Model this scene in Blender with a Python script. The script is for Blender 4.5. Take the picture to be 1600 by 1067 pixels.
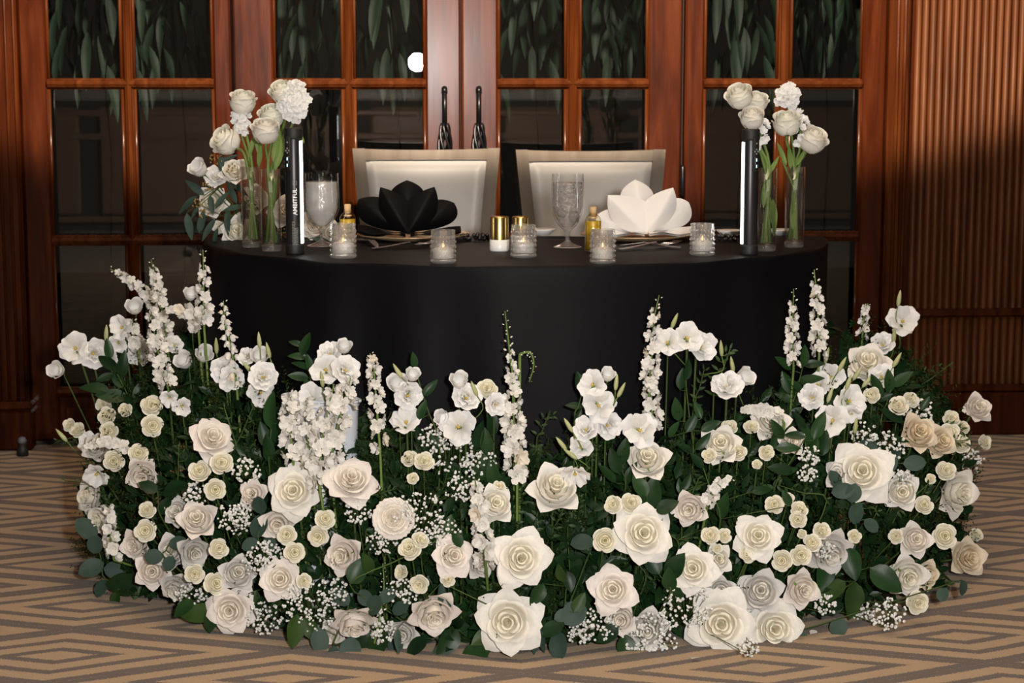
import bpy, math, random
from mathutils import Vector, Matrix, Quaternion, noise
from math import sin, cos, pi, sqrt, radians, atan2, hypot

for _o in list(bpy.data.objects):
    bpy.data.objects.remove(_o)
random.seed(7)
SC = bpy.context.scene
COL = SC.collection

# ------------------------------------------------------------------ camera
FPX = 2900.0
CAM = Vector((-0.3325, -4.548, 1.141))
YAW, PITCH = 0.0706, 0.1387
FWD = Vector((sin(YAW) * cos(PITCH), cos(YAW) * cos(PITCH), -sin(PITCH)))
RGT = Vector((cos(YAW), -sin(YAW), 0))
UPV = RGT.cross(FWD)
cd = bpy.data.cameras.new('camera')
cam = bpy.data.objects.new('camera', cd)
COL.objects.link(cam)
cam.location = CAM
cam.rotation_euler = Matrix((RGT, UPV, -FWD)).transposed().to_euler()
cd.sensor_width = 36.0
cd.lens = FPX / 1600 * 36
cd.clip_start = 0.05
cd.dof.use_dof = True
cd.dof.focus_distance = 3.95
cd.dof.aperture_fstop = 9.0
SC.camera = cam

# ------------------------------------------------------------------ world, lights, exposure
w = bpy.data.worlds.new('world')
SC.world = w
w.use_nodes = True
w.node_tree.nodes['Background'].inputs[0].default_value = (1.0, 0.86, 0.72, 1)
w.node_tree.nodes['Background'].inputs[1].default_value = 0.006
SC.view_settings.view_transform = 'Standard'
SC.view_settings.look = 'None'
SC.view_settings.gamma = 1.0
SC.view_settings.use_curve_mapping = False
SC.view_settings.exposure = 0.06


def lamp(name, kind, loc, energy, color=(1, 1, 1), aim=None, **kw):
    l = bpy.data.lights.new(name, kind)
    l.energy = energy
    l.color = color
    for k, v in kw.items():
        setattr(l, k, v)
    o = bpy.data.objects.new(name, l)
    COL.objects.link(o)
    o.location = loc
    if aim is not None:
        o.rotation_euler = (Vector(aim) - Vector(loc)).to_track_quat('-Z', 'Y').to_euler()
    return o


# flash with a diffuser dome above the camera: its mirror image is the bright blob in the door glass
lamp('camera_flash', 'POINT', CAM + RGT * 0.24 + Vector((0, 0, 0.125)), 415, (1.0, 0.965, 0.92), shadow_soft_size=0.055)
# added spot washing the upper door wall; cone edge stands in for shadow line
lamp('upper_wall_spot', 'SPOT', (0.0, -1.6, 2.6), 2100, (1.0, 0.84, 0.66), aim=(0.0, 1.33, 4.03),
     spot_size=radians(120), spot_blend=0.06, shadow_soft_size=0.05)
# added overhead area light, dim, to fill the shadows
lamp('fill_area_light', 'AREA', (0.0, -2.4, 3.0), 26, (1.0, 0.86, 0.70), aim=(0, -2.0, 0), shape='RECTANGLE', size=2.6, size_y=1.6)

# ------------------------------------------------------------------ pixel helpers (1600 x 1067 frame)


def ray(px, py):
    d = FWD + RGT * ((px - 800) / FPX) + UPV * ((533.5 - py) / FPX)
    return d


def at(px, py, Y):
    d = ray(px, py)
    return CAM + d * ((Y - CAM.y) / d.y)


def atz(px, py, z):
    d = ray(px, py)
    return CAM + d * ((z - CAM.z) / d.z)


def to_px(P):
    q = Vector(P) - CAM
    dz = q.dot(FWD)
    return 800 + FPX * q.dot(RGT) / dz, 533.5 - FPX * q.dot(UPV) / dz


def depth(P):
    return (Vector(P) - CAM).dot(FWD)


# ------------------------------------------------------------------ materials
MATS = {}


def mat(name, color=(.8, .8, .8), rough=.5, metal=0., spec=.5, emit=None, estr=0., sheen=0., coat=0.):
    m = bpy.data.materials.new(name)
    m.use_nodes = True
    b = m.node_tree.nodes['Principled BSDF']
    b.inputs['Base Color'].default_value = (*color, 1)
    b.inputs['Roughness'].default_value = rough
    b.inputs['Metallic'].default_value = metal
    b.inputs['Specular IOR Level'].default_value = spec
    if sheen:
        b.inputs['Sheen Weight'].default_value = sheen
    if coat:
        b.inputs['Coat Weight'].default_value = coat
        b.inputs['Coat Roughness'].default_value = .2
    if emit:
        b.inputs['Emission Color'].default_value = (*emit, 1)
        b.inputs['Emission Strength'].default_value = estr
    MATS[name] = m
    return m


def nodes(m):
    nt = m.node_tree
    return nt, nt.nodes['Principled BSDF'], nt.nodes['Material Output']


def N(nt, kind, **inp):
    n = nt.nodes.new(kind)
    for k, v in inp.items():
        if k in n.inputs:
            n.inputs[k].default_value = v
        else:
            setattr(n, k, v)
    return n


def ramp(nt, fac, stops):
    r = nt.nodes.new('ShaderNodeValToRGB')
    el = r.color_ramp.elements
    while len(el) < len(stops):
        el.new(.5)
    for e, (p, c) in zip(el, stops):
        e.position = p
        e.color = (*c, 1)
    nt.links.new(fac, r.inputs[0])
    return r.outputs[0]


def math_node(nt, op, a, b=None, c=None):
    n = nt.nodes.new('ShaderNodeMath')
    n.operation = op
    for i, v in enumerate((a, b, c)):
        if v is None:
            continue
        if isinstance(v, (int, float)):
            n.inputs[i].default_value = v
        else:
            nt.links.new(v, n.inputs[i])
    return n.outputs[0]


def petal_material(name, transl=.3, rough=.55):
    """colour comes from each object's own colour, with faint veins"""
    m = mat(name, rough=rough, spec=.25)
    nt, b, out = nodes(m)
    oi = N(nt, 'ShaderNodeObjectInfo')
    tc = N(nt, 'ShaderNodeTexCoord')
    ns = N(nt, 'ShaderNodeTexNoise', Scale=7.0, Detail=3.0)
    nt.links.new(tc.outputs['Object'], ns.inputs['Vector'])
    v = math_node(nt, 'MULTIPLY_ADD', ns.outputs[0], .22, .89)
    mix = N(nt, 'ShaderNodeVectorMath', operation='SCALE')
    nt.links.new(oi.outputs['Color'], mix.inputs[0])
    nt.links.new(v, mix.inputs['Scale'])
    nt.links.new(mix.outputs[0], b.inputs['Base Color'])
    tr = N(nt, 'ShaderNodeBsdfTranslucent')
    nt.links.new(mix.outputs[0], tr.inputs[0])
    ms = N(nt, 'ShaderNodeMixShader')
    ms.inputs[0].default_value = transl
    nt.links.new(b.outputs[0], ms.inputs[1])
    nt.links.new(tr.outputs[0], ms.inputs[2])
    nt.links.new(ms.outputs[0], out.inputs[0])
    return m


def leaf_material(name, c1, c2, rough=.4, transl=.12, spec=.22):
    m = mat(name, rough=rough, spec=spec)
    nt, b, out = nodes(m)
    oi = N(nt, 'ShaderNodeObjectInfo')
    geo = N(nt, 'ShaderNodeNewGeometry')
    ns = N(nt, 'ShaderNodeTexNoise', Scale=28.0, Detail=2.0)
    nt.links.new(geo.outputs['Position'], ns.inputs['Vector'])
    f = math_node(nt, 'MULTIPLY_ADD', oi.outputs['Random'], .4, math_node(nt, 'MULTIPLY', ns.outputs[0], .6))
    col = ramp(nt, f, [(.2, c1), (.75, c2)])
    nt.links.new(col, b.inputs['Base Color'])
    tr = N(nt, 'ShaderNodeBsdfTranslucent')
    nt.links.new(col, tr.inputs[0])
    ms = N(nt, 'ShaderNodeMixShader')
    ms.inputs[0].default_value = transl
    nt.links.new(b.outputs[0], ms.inputs[1])
    nt.links.new(tr.outputs[0], ms.inputs[2])
    nt.links.new(ms.outputs[0], out.inputs[0])
    return m


def wood_material(name, c1, c2, c3, rough=.32, scale=(14, 14, 1.2), coat=.22, spec=.06):
    m = mat(name, rough=rough, spec=spec, coat=coat)
    nt, b, out = nodes(m)
    geo = N(nt, 'ShaderNodeNewGeometry')
    oi = N(nt, 'ShaderNodeObjectInfo')
    mp = N(nt, 'ShaderNodeMapping')
    mp.inputs['Scale'].default_value = scale
    nt.links.new(geo.outputs['Position'], mp.inputs[0])
    off = N(nt, 'ShaderNodeVectorMath', operation='ADD')
    sc = N(nt, 'ShaderNodeVectorMath', operation='SCALE', Scale=17.0)
    sc.inputs[0].default_value = (1, .7, .4)
    nt.links.new(oi.outputs['Random'], sc.inputs['Scale'])
    nt.links.new(mp.outputs[0], off.inputs[0])
    nt.links.new(sc.outputs[0], off.inputs[1])
    n1 = N(nt, 'ShaderNodeTexNoise', Scale=1.6, Detail=7.0, Distortion=1.2)
    nt.links.new(off.outputs[0], n1.inputs['Vector'])
    col = ramp(nt, n1.outputs[0], [(.28, c1), (.5, c2), (.74, c3)])
    nt.links.new(col, b.inputs['Base Color'])
    n2 = N(nt, 'ShaderNodeTexNoise', Scale=6.0, Detail=4.0)
    nt.links.new(off.outputs[0], n2.inputs['Vector'])
    rr = math_node(nt, 'MULTIPLY_ADD', n2.outputs[0], .3, rough - .15)
    nt.links.new(rr, b.inputs['Roughness'])
    bp = N(nt, 'ShaderNodeBump', Strength=.12, Distance=.002)
    nt.links.new(n2.outputs[0], bp.inputs['Height'])
    nt.links.new(bp.outputs[0], b.inputs['Normal'])
    return m


def thin_glass(name, tint=(1, 1, 1), gloss=1.0, rough=.0, bump=None, ior=1.5, milky=0.0):
    m = bpy.data.materials.new(name)
    m.use_nodes = True
    nt = m.node_tree
    nt.nodes.remove(nt.nodes['Principled BSDF'])
    out = nt.nodes['Material Output']
    tr = N(nt, 'ShaderNodeBsdfTransparent')
    tr.inputs[0].default_value = (*tint, 1)
    gl = N(nt, 'ShaderNodeBsdfGlossy', Roughness=rough)
    gl.inputs[0].default_value = (gloss, gloss, gloss, 1)
    f0 = ((ior - 1) / (ior + 1)) ** 2
    lw = N(nt, 'ShaderNodeLayerWeight', Blend=.5)
    fac = math_node(nt, 'MULTIPLY_ADD', math_node(nt, 'POWER', lw.outputs['Facing'], 4.0), 1 - f0, f0)
    ms = N(nt, 'ShaderNodeMixShader')
    src = tr.outputs[0]
    if milky:
        df = N(nt, 'ShaderNodeBsdfTranslucent')
        df.inputs[0].default_value = (.9, .9, .9, 1)
        d2 = N(nt, 'ShaderNodeBsdfDiffuse')
        d2.inputs[0].default_value = (.95, .92, .88, 1)
        md = N(nt, 'ShaderNodeMixShader')
        md.inputs[0].default_value = .8
        nt.links.new(df.outputs[0], md.inputs[1])
        nt.links.new(d2.outputs[0], md.inputs[2])
        mm = N(nt, 'ShaderNodeMixShader')
        mm.inputs[0].default_value = milky
        nt.links.new(src, mm.inputs[1])
        nt.links.new(md.outputs[0], mm.inputs[2])
        src = mm.outputs[0]
    nt.links.new(fac, ms.inputs[0])
    nt.links.new(src, ms.inputs[1])
    nt.links.new(gl.outputs[0], ms.inputs[2])
    nt.links.new(ms.outputs[0], out.inputs[0])
    if bump:
        tc = N(nt, 'ShaderNodeTexCoord')
        ns = N(nt, 'ShaderNodeTexNoise', Scale=bump[0], Detail=2.0)
        nt.links.new(tc.outputs['Object'], ns.inputs['Vector'])
        bp = N(nt, 'ShaderNodeBump', Strength=bump[1], Distance=.004)
        nt.links.new(ns.outputs[0], bp.inputs['Height'])
        nt.links.new(bp.outputs[0], gl.inputs['Normal'])
        nt.links.new(bp.outputs[0], lw.inputs['Normal'])
    MATS[name] = m
    return m


M_PETAL = petal_material('petal', .16)
M_LEAF = leaf_material('leaf_dark', (.006, .021, .008), (.019, .056, .015), .38)
M_LEAF2 = leaf_material('leaf_mid', (.013, .036, .009), (.040, .080, .018), .45)
M_EUC = leaf_material('leaf_eucalyptus', (.024, .050, .038), (.052, .088, .068), .55)
M_FINE = leaf_material('leaf_fine', (.012, .028, .006), (.045, .072, .018), .5)
M_STEM = leaf_material('stem_green', (.09, .16, .03), (.19, .28, .07), .5)
M_STEMD = leaf_material('stem_dark', (.035, .065, .015), (.075, .12, .03), .5)
M_VSTEM = leaf_material('vase_stem_green', (.11, .19, .035), (.21, .30, .085), .45, .2)
M_BUD = leaf_material('bud_green', (.42, .46, .19), (.62, .64, .36), .5, .2)
M_CALYX = leaf_material('calyx_green', (.14, .24, .05), (.25, .36, .10), .5)
M_STAMEN = mat('stamen_yellow', (.62, .44, .06), .6)
M_GARDEN = leaf_material('leaf_garden', (.0025, .0075, .004), (.009, .020, .011), .6, .1, .2)
M_WOOD = wood_material('mahogany', (.0145, .0026, .0007), (.033, .0065, .0017), (.056, .0133, .0036), .28)
M_WOODT = wood_material('mahogany_moulding', (.0225, .0046, .0011), (.042, .0102, .0025), (.067, .0190, .0050), .26)
M_REED = wood_material('reeded_wood', (.036, .0103, .0030), (.066, .0207, .0060), (.099, .0354, .0115), .48, spec=.12, coat=0)
M_GLASS = thin_glass('window_glass', (.88, .90, .90), .8)
M_VASE = thin_glass('vase_glass', (.955, .965, .965), 1.0, ior=1.7)
M_BASE = thin_glass('thick_glass', (.88, .90, .90), 1.0, ior=1.9, milky=.08)
M_WATER = thin_glass('water', (.97, .98, .975), .9, ior=1.33)
M_ICE = thin_glass('ice_water', (.90, .89, .89), 1.0, .06, (110, 1.0), 1.9, milky=.07)
M_FROSTLIT = thin_glass('frosted_lit_water', (.90, .90, .90), 1.0, .15, (80, .8), 1.7, milky=.42)  # frost, plus the tube light's glow put into the milky white
M_CUT = thin_glass('cut_glass', (.95, .95, .95), 1.0, .02, None, 2.3, milky=.08)
_nt = M_CUT.node_tree
_g = N(_nt, 'ShaderNodeBsdfGlass', IOR=1.45, Roughness=.02)
_o = _nt.nodes['Material Output']
_src = _o.inputs[0].links[0].from_socket
_m = N(_nt, 'ShaderNodeMixShader')
_m.inputs[0].default_value = .15
_nt.links.new(_src, _m.inputs[1])
_nt.links.new(_g.outputs[0], _m.inputs[2])
_nt.links.new(_m.outputs[0], _o.inputs[0])
M_IRON = mat('black_iron', (.008, .008, .009), .3, .6)
M_BLACK = mat('black_plastic', (.012, .012, .014), .35)
M_BLACK2 = mat('black_rubber', (.008, .008, .008), .6)
M_SILVER = mat('silver_text', (.55, .55, .55), .4, .3)
M_GREYTXT = mat('grey_print', (.22, .22, .22), .5)
M_LED = mat('led_strip', (1, 1, 1), .4, emit=(1.0, .98, .95), estr=7.0)
M_SCREEN = mat('screen_glow', (.2, .5, .7), .3, emit=(.55, .85, 1.0), estr=1.2)
M_FLAME = mat('flame', (1, .6, .2), .5, emit=(1.0, .55, .18), estr=3.5)
M_WAX = mat('candle_wax', (.86, .83, .78), .5)
M_CHFRAME = wood_material('chair_frame', (.100, .080, .062), (.125, .102, .080), (.150, .124, .098), .42, (10, 10, 2), .05)
M_LEATHER = mat('cream_leather', (.39, .37, .35), .42)
M_NAPW = mat('napkin_white', (.82, .80, .78), .75, sheen=.2)
M_NAPB = mat('napkin_black', (.0032, .003, .0034), .6, spec=.14)
M_GOLD = mat('brushed_gold', (.72, .50, .17), .26, 1.0)
M_CHARGER = mat('gold_charger', (.62, .44, .26), .42, .6)
M_WHITE = mat('white_ceramic', (.80, .78, .76), .3)
M_STEEL = mat('steel_cutlery', (.78, .78, .79), .32, 1.0)
M_OIL = mat('olive_oil', (.42, .28, .008), .12, spec=.6, coat=.6)
M_OILG = thin_glass('oil_bottle_glass', (.95, .93, .80), 1.0, ior=1.6)
M_CORK = mat('cork', (.62, .40, .20), .8)
M_BUCKET = mat('white_plastic', (.66, .70, .78), .4)
M_BEAD = mat('black_bead', (.01, .01, .012), .12, spec=.8)
M_GREYBALL = mat('grey_rubber', (.12, .13, .15), .6)
M_BERRY = mat('brown_seed', (.30, .20, .06), .6)
M_FOAM = mat('green_foam', (.012, .03, .012), .9)
M_EARTH = mat('terrace_floor', (.0014, .0012, .001), .9, spec=.02)
M_BARK = mat('black_bark', (.001, .001, .0008), .9, spec=0.0)
M_DARK = mat('dark_gap', (.01, .006, .004), .8)


def cloth_material():
    m = mat('black_tablecloth', (.0030, .0030, .0042), .55, spec=.11)
    nt, b, out = nodes(m)
    tc = N(nt, 'ShaderNodeTexCoord')
    wv = N(nt, 'ShaderNodeTexNoise', Scale=900.0, Detail=1.0)
    nt.links.new(tc.outputs['Object'], wv.inputs['Vector'])
    bp = N(nt, 'ShaderNodeBump', Strength=.15, Distance=.001)
    nt.links.new(wv.outputs[0], bp.inputs['Height'])
    nt.links.new(bp.outputs[0], b.inputs['Normal'])
    return m


M_CLOTH = cloth_material()


def carpet_material():
    m = mat('carpet', (.3, .2, .12), .95, spec=.1, sheen=.15)
    nt, b, out = nodes(m)
    geo = N(nt, 'ShaderNodeNewGeometry')
    ns = N(nt, 'ShaderNodeTexNoise', Scale=260.0, Detail=2.0)
    nt.links.new(geo.outputs['Position'], ns.inputs['Vector'])
    ws = N(nt, 'ShaderNodeTexNoise', Scale=3.2, Detail=3.0)
    nt.links.new(geo.outputs['Position'], ws.inputs['Vector'])
    sp = N(nt, 'ShaderNodeSeparateXYZ')
    nt.links.new(geo.outputs['Position'], sp.inputs[0])
    PX, PY = .925, .36
    u = math_node(nt, 'PINGPONG', math_node(nt, 'ADD', sp.outputs[0], .988 + 20 * PX), PX / 2)
    v = math_node(nt, 'PINGPONG', math_node(nt, 'ADD', sp.outputs[1], .884 + 40 * PY), PY / 2)
    d = math_node(nt, 'ADD', math_node(nt, 'DIVIDE', u, PX), math_node(nt, 'DIVIDE', v, PY))
    d = math_node(nt, 'ADD', d, math_node(nt, 'MULTIPLY_ADD', ws.outputs[0], .06, -.03))
    d = math_node(nt, 'PINGPONG', d, .5)
    s = math_node(nt, 'PINGPONG', math_node(nt, 'MULTIPLY_ADD', d, 1 / .175, 3 - .12 / .175), .5)
    s = math_node(nt, 'ADD', s, math_node(nt, 'MULTIPLY_ADD', ns.outputs[0], .30, -.15))
    col = ramp(nt, s, [(.17, (.125, .088, .066)), (.22, (.420, .285, .160))])
    spk = N(nt, 'ShaderNodeTexNoise', Scale=420.0, Detail=1.0)
    nt.links.new(geo.outputs['Position'], spk.inputs['Vector'])
    sc = N(nt, 'ShaderNodeVectorMath', operation='SCALE')
    nt.links.new(col, sc.inputs[0])
    nt.links.new(math_node(nt, 'MULTIPLY_ADD', spk.outputs[0], .8, .6), sc.inputs['Scale'])
    nt.links.new(sc.outputs[0], b.inputs['Base Color'])
    bp = N(nt, 'ShaderNodeBump', Strength=.5, Distance=.004)
    nt.links.new(ns.outputs[0], bp.inputs['Height'])
    nt.links.new(bp.outputs[0], b.inputs['Normal'])
    return m


M_CARPET = carpet_material()

# ------------------------------------------------------------------ mesh helpers


class MB:
    def __init__(s):
        s.v = []
        s.f = []

    def add(s, v, f):
        o = len(s.v)
        s.v += [tuple(p) for p in v]
        s.f += [tuple(i + o for i in q) for q in f]
        return s

    def box(s, a, b, bev=0.0):
        x0, y0, z0 = a
        x1, y1, z1 = b
        if bev <= 0:
            v = [(x0, y0, z0), (x1, y0, z0), (x1, y1, z0), (x0, y1, z0), (x0, y0, z1), (x1, y0, z1), (x1, y1, z1), (x0, y1, z1)]
            f = [(3, 2, 1, 0), (4, 5, 6, 7), (0, 1, 5, 4), (1, 2, 6, 5), (2, 3, 7, 6), (3, 0, 4, 7)]
            return s.add(v, f)
        e = bev
        v = []
        for (dz, i) in ((z0, e), (z0 + e, 0), (z1 - e, 0), (z1, e)):
            xa, xb, ya, yb = x0 + i, x1 - i, y0 + i, y1 - i
            c = e if i == 0 else e * .3
            v += [(xa + c, ya, dz), (xb - c, ya, dz), (xb, ya + c, dz), (xb, yb - c, dz), (xb - c, yb, dz), (xa + c, yb, dz), (xa, yb - c, dz), (xa, ya + c, dz)]
        f = []
        for k in range(3):
            for i in range(8):
                j = (i + 1) % 8
                f.append((k * 8 + i, k * 8 + j, k * 8 + 8 + j, k * 8 + 8 + i))
        f.append(tuple(range(7, -1, -1)))
        f.append(tuple(range(24, 32)))
        return s.add(v, f)

    def lathe(s, prof, n=24, cx=0, cy=0, cap=True):
        v = []
        f = []
        for (r, z) in prof:
            for i in range(n):
                a = 2 * pi * i / n
                v.append((cx + r * cos(a), cy + r * sin(a), z))
        for k in range(len(prof) - 1):
            for i in range(n):
                j = (i + 1) % n
                f.append((k * n + i, k * n + j, k * n + n + j, k * n + n + i))
        if cap:
            f.append(tuple(range(n - 1, -1, -1)))
            o = (len(prof) - 1) * n
            f.append(tuple(range(o, o + n)))
        return s.add(v, f)

    def tube(s, pts, r, n=6, r2=None):
        pts = [Vector(p) for p in pts]
        v = []
        f = []
        m = len(pts)
        prev = None
        for k, p in enumerate(pts):
            t = (pts[min(k + 1, m - 1)] - pts[max(k - 1, 0)])
            if t.length < 1e-9:
                t = Vector((0, 0, 1))
            t.normalize()
            a = prev if prev is not None else (Vector((0, 0, 1)) if abs(t.z) < .9 else Vector((1, 0, 0)))
            x = (a - t * a.dot(t)).normalized()
            prev = x
            y = t.cross(x)
            rr = r if r2 is None else r + (r2 - r) * k / max(1, m - 1)
            for i in range(n):
                ang = 2 * pi * i / n
                v.append(p + x * (rr * cos(ang)) + y * (rr * sin(ang)))
        for k in range(m - 1):
            for i in range(n):
                j = (i + 1) % n
                f.append((k * n + i, k * n + j, k * n + n + j, k * n + n + i))
        f.append(tuple(range(n - 1, -1, -1)))
        f.append(tuple(range((m - 1) * n, m * n)))
        return s.add(v, f)

    def grid(s, fn, nu, nv):
        o = []
        for j in range(nv + 1):
            for i in range(nu + 1):
                o.append(fn(i / nu, j / nv))
        f = [(j * (nu + 1) + i, j * (nu + 1) + i + 1, (j + 1) * (nu + 1) + i + 1, (j + 1) * (nu + 1) + i) for j in range(nv) for i in range(nu)]
        return s.add(o, f)

    def xf(s, M):
        s.v = [tuple(M @ Vector(p)) for p in s.v]
        return s

    def mesh(s, name, mtl, smooth=True):
        me = bpy.data.meshes.new(name)
        me.from_pydata(s.v, [], s.f)
        if smooth:
            me.polygons.foreach_set('use_smooth', [True] * len(me.polygons))
        me.materials.append(mtl)
        me.update()
        return me


def new(name, data, parent=None, M=None, loc=None, color=None):
    o = bpy.data.objects.new(name, data)
    COL.objects.link(o)
    if parent is not None:
        o.parent = parent
    if M is not None:
        o.matrix_basis = M
    if loc is not None:
        o.location = loc
    if color is not None:
        o.color = (*color, 1)
    return o


def tag(o, label=None, cat=None, group=None, kind=None):
    if label:
        o['label'] = label
    if cat:
        o['category'] = cat
    if group:
        o['group'] = group
    if kind:
        o['kind'] = kind
    return o


def thing(name, label, cat, loc=(0, 0, 0), group=None, rotz=0.0):
    o = new(name, None, loc=loc)
    o.rotation_euler = (0, 0, rotz)
    o.empty_display_size = .05
    return tag(o, label, cat, group)


def struct(name, data=None, parent=None, loc=None):
    o = new(name, data, parent, loc=loc)
    if parent is None:
        o['kind'] = 'structure'
    return o


def spline(pts, n):
    P = [Vector(p) for p in pts]
    P = [P[0] * 2 - P[1]] + P + [P[-1] * 2 - P[-2]]
    out = []
    segs = len(P) - 3
    for i in range(n + 1):
        t = i / n * segs
        k = min(int(t), segs - 1)
        t -= k
        a, b, c, d = P[k:k + 4]
        out.append(.5 * ((2 * b) + (c - a) * t + (2 * a - 5 * b + 4 * c - d) * t * t + (3 * b - a - 3 * c + d) * t ** 3))
    return out


# ================================================================== SETTING
YW = 1.33                     # plane of the door wall
FLOOR = struct('floor', MB().add([(-5, -9, 0), (5, -9, 0), (5, YW + .2, 0), (-5, YW + .2, 0)], [(0, 1, 2, 3)]).mesh('floor', M_CARPET, False))
struct('ceiling', MB().add([(-5, -9, 3.1), (-5, YW + .2, 3.1), (5, YW + .2, 3.1), (5, -9, 3.1)], [(0, 1, 2, 3)]).mesh('ceiling', mat('ceiling_paint', (.08, .068, .058), .9), False))
struct('ground_terrace', MB().add([(-6, YW + .2, -.02), (6, YW + .2, -.02), (6, 7, -.02), (-6, 7, -.02)], [(0, 1, 2, 3)]).mesh('ground_terrace', M_EARTH, False))


def wx(px, py=250):
    return at(px, py, YW).x


def wz(py, px=800):
    return at(px, py, YW).z


TOPZ = 2.45
ZM = [wz(603), wz(371), wz(131)]          # centres of the horizontal bars
ZM.append(ZM[2] + (ZM[2] - ZM[1]))
ZM.append(ZM[3] + (ZM[2] - ZM[1]))


def bar(a, b, depth_=.05, bev=.006, y=YW, m=None):
    """upright or level timber between (x0,z0) and (x1,z1)"""
    return MB().box((a[0], y - depth_ / 2, a[1]), (b[0], y + depth_ / 2, b[1]), bev)


def moulded(x0, x1, z, h, n=8, y=YW - .005):
    """rounded horizontal glazing bar"""
    mb = MB()
    prof = [(-h / 2, .0), (-h / 2, -.012), (-h * .34, -.016), (-h * .30, -.024), (0, -.031), (h * .30, -.024), (h * .34, -.016), (h / 2, -.012), (h / 2, 0)]
    v = [(x, y + d, z + q) for x in (x0, x1) for (q, d) in prof]
    k = len(prof)
    return mb.add(v, [(i, i + 1, k + i + 1, k + i) for i in range(k - 1)] + [tuple(range(k - 1, -1, -1)), tuple(range(k, 2 * k))])


def moulded_v(z0, z1, x, h, y=YW - .005):
    mb = moulded(z0, z1, x, h, y=y)
    mb.v = [(c, b, a) for (a, b, c) in mb.v]
    return mb


def door(name, xs, hinge=None):
    """xs: stile left edge, glass left, muntin left, muntin right, glass right, stile right edge (pixels on the wall)"""
    r = struct(name)
    X = [wx(p) for p in xs]
    zb = .02
    new('stile', bar((X[0], zb), (X[1], TOPZ)).mesh('stile', M_WOOD, False), r)
    new('stile', bar((X[4], zb), (X[5], TOPZ)).mesh('stile', M_WOOD, False), r)
    new('rail', bar((X[1], zb), (X[4], ZM[0] - .01)).mesh('rail', M_WOOD, False), r)
    new('rail', bar((X[1], TOPZ - .16), (X[4], TOPZ)).mesh('rail', M_WOOD, False), r)
    new('muntin', moulded_v(ZM[0], TOPZ - .16, (X[2] + X[3]) / 2, X[3] - X[2]).mesh('muntin', M_WOODT, False), r)
    for z in ZM:
        new('muntin', moulded(X[1], X[4], z, .034).mesh('muntin', M_WOODT, False), r)
    zz = ZM + [TOPZ - .16]
    for k in range(5):
        for (a, b) in ((X[1], X[2]), (X[3], X[4])):
            new('pane', MB().box((a - .004, YW + .012, zz[k]), (b + .004, YW + .017, zz[k + 1])).mesh('pane', M_GLASS, False), r)
            # slim bead along both upright edges of the pane
            for q in (a + .004, b - .004):
                new('glazing_bead', MB().tube([(q, YW - .017, zz[k] + .017), (q, YW - .017, zz[k + 1] - .017)], .0055, 6).mesh('glazing_bead', M_WOODT), r)
    # raised field in the kick rail
    cx = (X[2] + X[3]) / 2
    for (a, b) in ((X[1] + .02, cx - .02), (cx + .02, X[4] - .02)):
        new('raised_panel', MB().box((a, YW - .034, .05), (b, YW - .020, ZM[0] - .05), .006).mesh('raised_panel', M_WOOD, False), r)
    if hinge:
        hx = wx(hinge, 280)
        new('hinge', MB().lathe([(.004, wz(308)), (.008, wz(305)), (.008, wz(262)), (.004, wz(258))], 10, hx, YW - .032).mesh('hinge', M_IRON), r)
    return r


door('door_1', (38, 80, 197, 213, 338, 365))
door('door_2', (369, 430, 539, 554, 666, 719.5))
door('door_3', (721.5, 777, 884, 903, 1010, 1062), hinge=1064)
door('door_4', (1067, 1096, 1211, 1229, 1341, 1378))


def add_handle(px, rootname):
    r = bpy.data.objects[rootname]
    hx = wx(px, 180)
    zt, zm = wz(141), wz(192)
    hd = MB().tube([(hx, YW - .055, zt), (hx, YW - .060, zm)], .0075, 8)
    hd.tube([(hx, YW - .02, zt + .004), (hx, YW - .05, zt + .006), (hx, YW - .056, zt - .01)], .009, 8)
    hnd = new('handle', hd.mesh('handle', M_IRON), r)
    L = .16
    for q in range(6):
        pts = []
        for i in range(17):
            t = i / 16
            a = 2 * pi * q / 6 + t * 2.6
            rr = .008 + .0115 * sin(pi * t) ** .6
            pts.append((hx + rr * cos(a), YW - .060 + rr * sin(a), zm - L * t))
        new('twisted_wire', MB().tube(pts, .0048, 5).mesh('twisted_wire', M_IRON), hnd)
    lo = MB().tube([(hx, YW - .060, zm - L), (hx, YW - .056, zm - L - .10)], .0075, 8)
    lo.tube([(hx, YW - .02, zm - L - .11), (hx, YW - .05, zm - L - .11), (hx, YW - .056, zm - L - .09)], .009, 8)
    new('lower_grip', lo.mesh('lower_grip', M_IRON), hnd)


add_handle(694, 'door_2')
add_handle(747, 'door_3')

# dark rebate behind the gaps between the leaves
for i, px in enumerate((367, 720.5, 1064.5)):
    struct('trim_%d' % (i + 1), MB().box((wx(px) - .02, YW + .027, 0), (wx(px) + .02, YW + .05, TOPZ)).mesh('rebate', M_DARK, False))
struct('trim_4', MB().box((wx(38) - .2, YW - .04, TOPZ), (wx(1412) + .1, YW + .06, 3.1), .01).mesh('door_head', M_WOOD, False))
# casing posts at both ends of the door run
struct('trim_5', MB().box((wx(1379), YW - .045, 0), (wx(1412), YW + .06, TOPZ), .008).mesh('casing', M_WOODT, False))
P5 = bpy.data.objects['trim_5']
for px in (1392, 1403):
    new('casing_bead', MB().tube([(wx(px), YW - .045, .1), (wx(px), YW - .045, TOPZ)], .007, 8).mesh('casing_bead', M_WOODT), P5)


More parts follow.
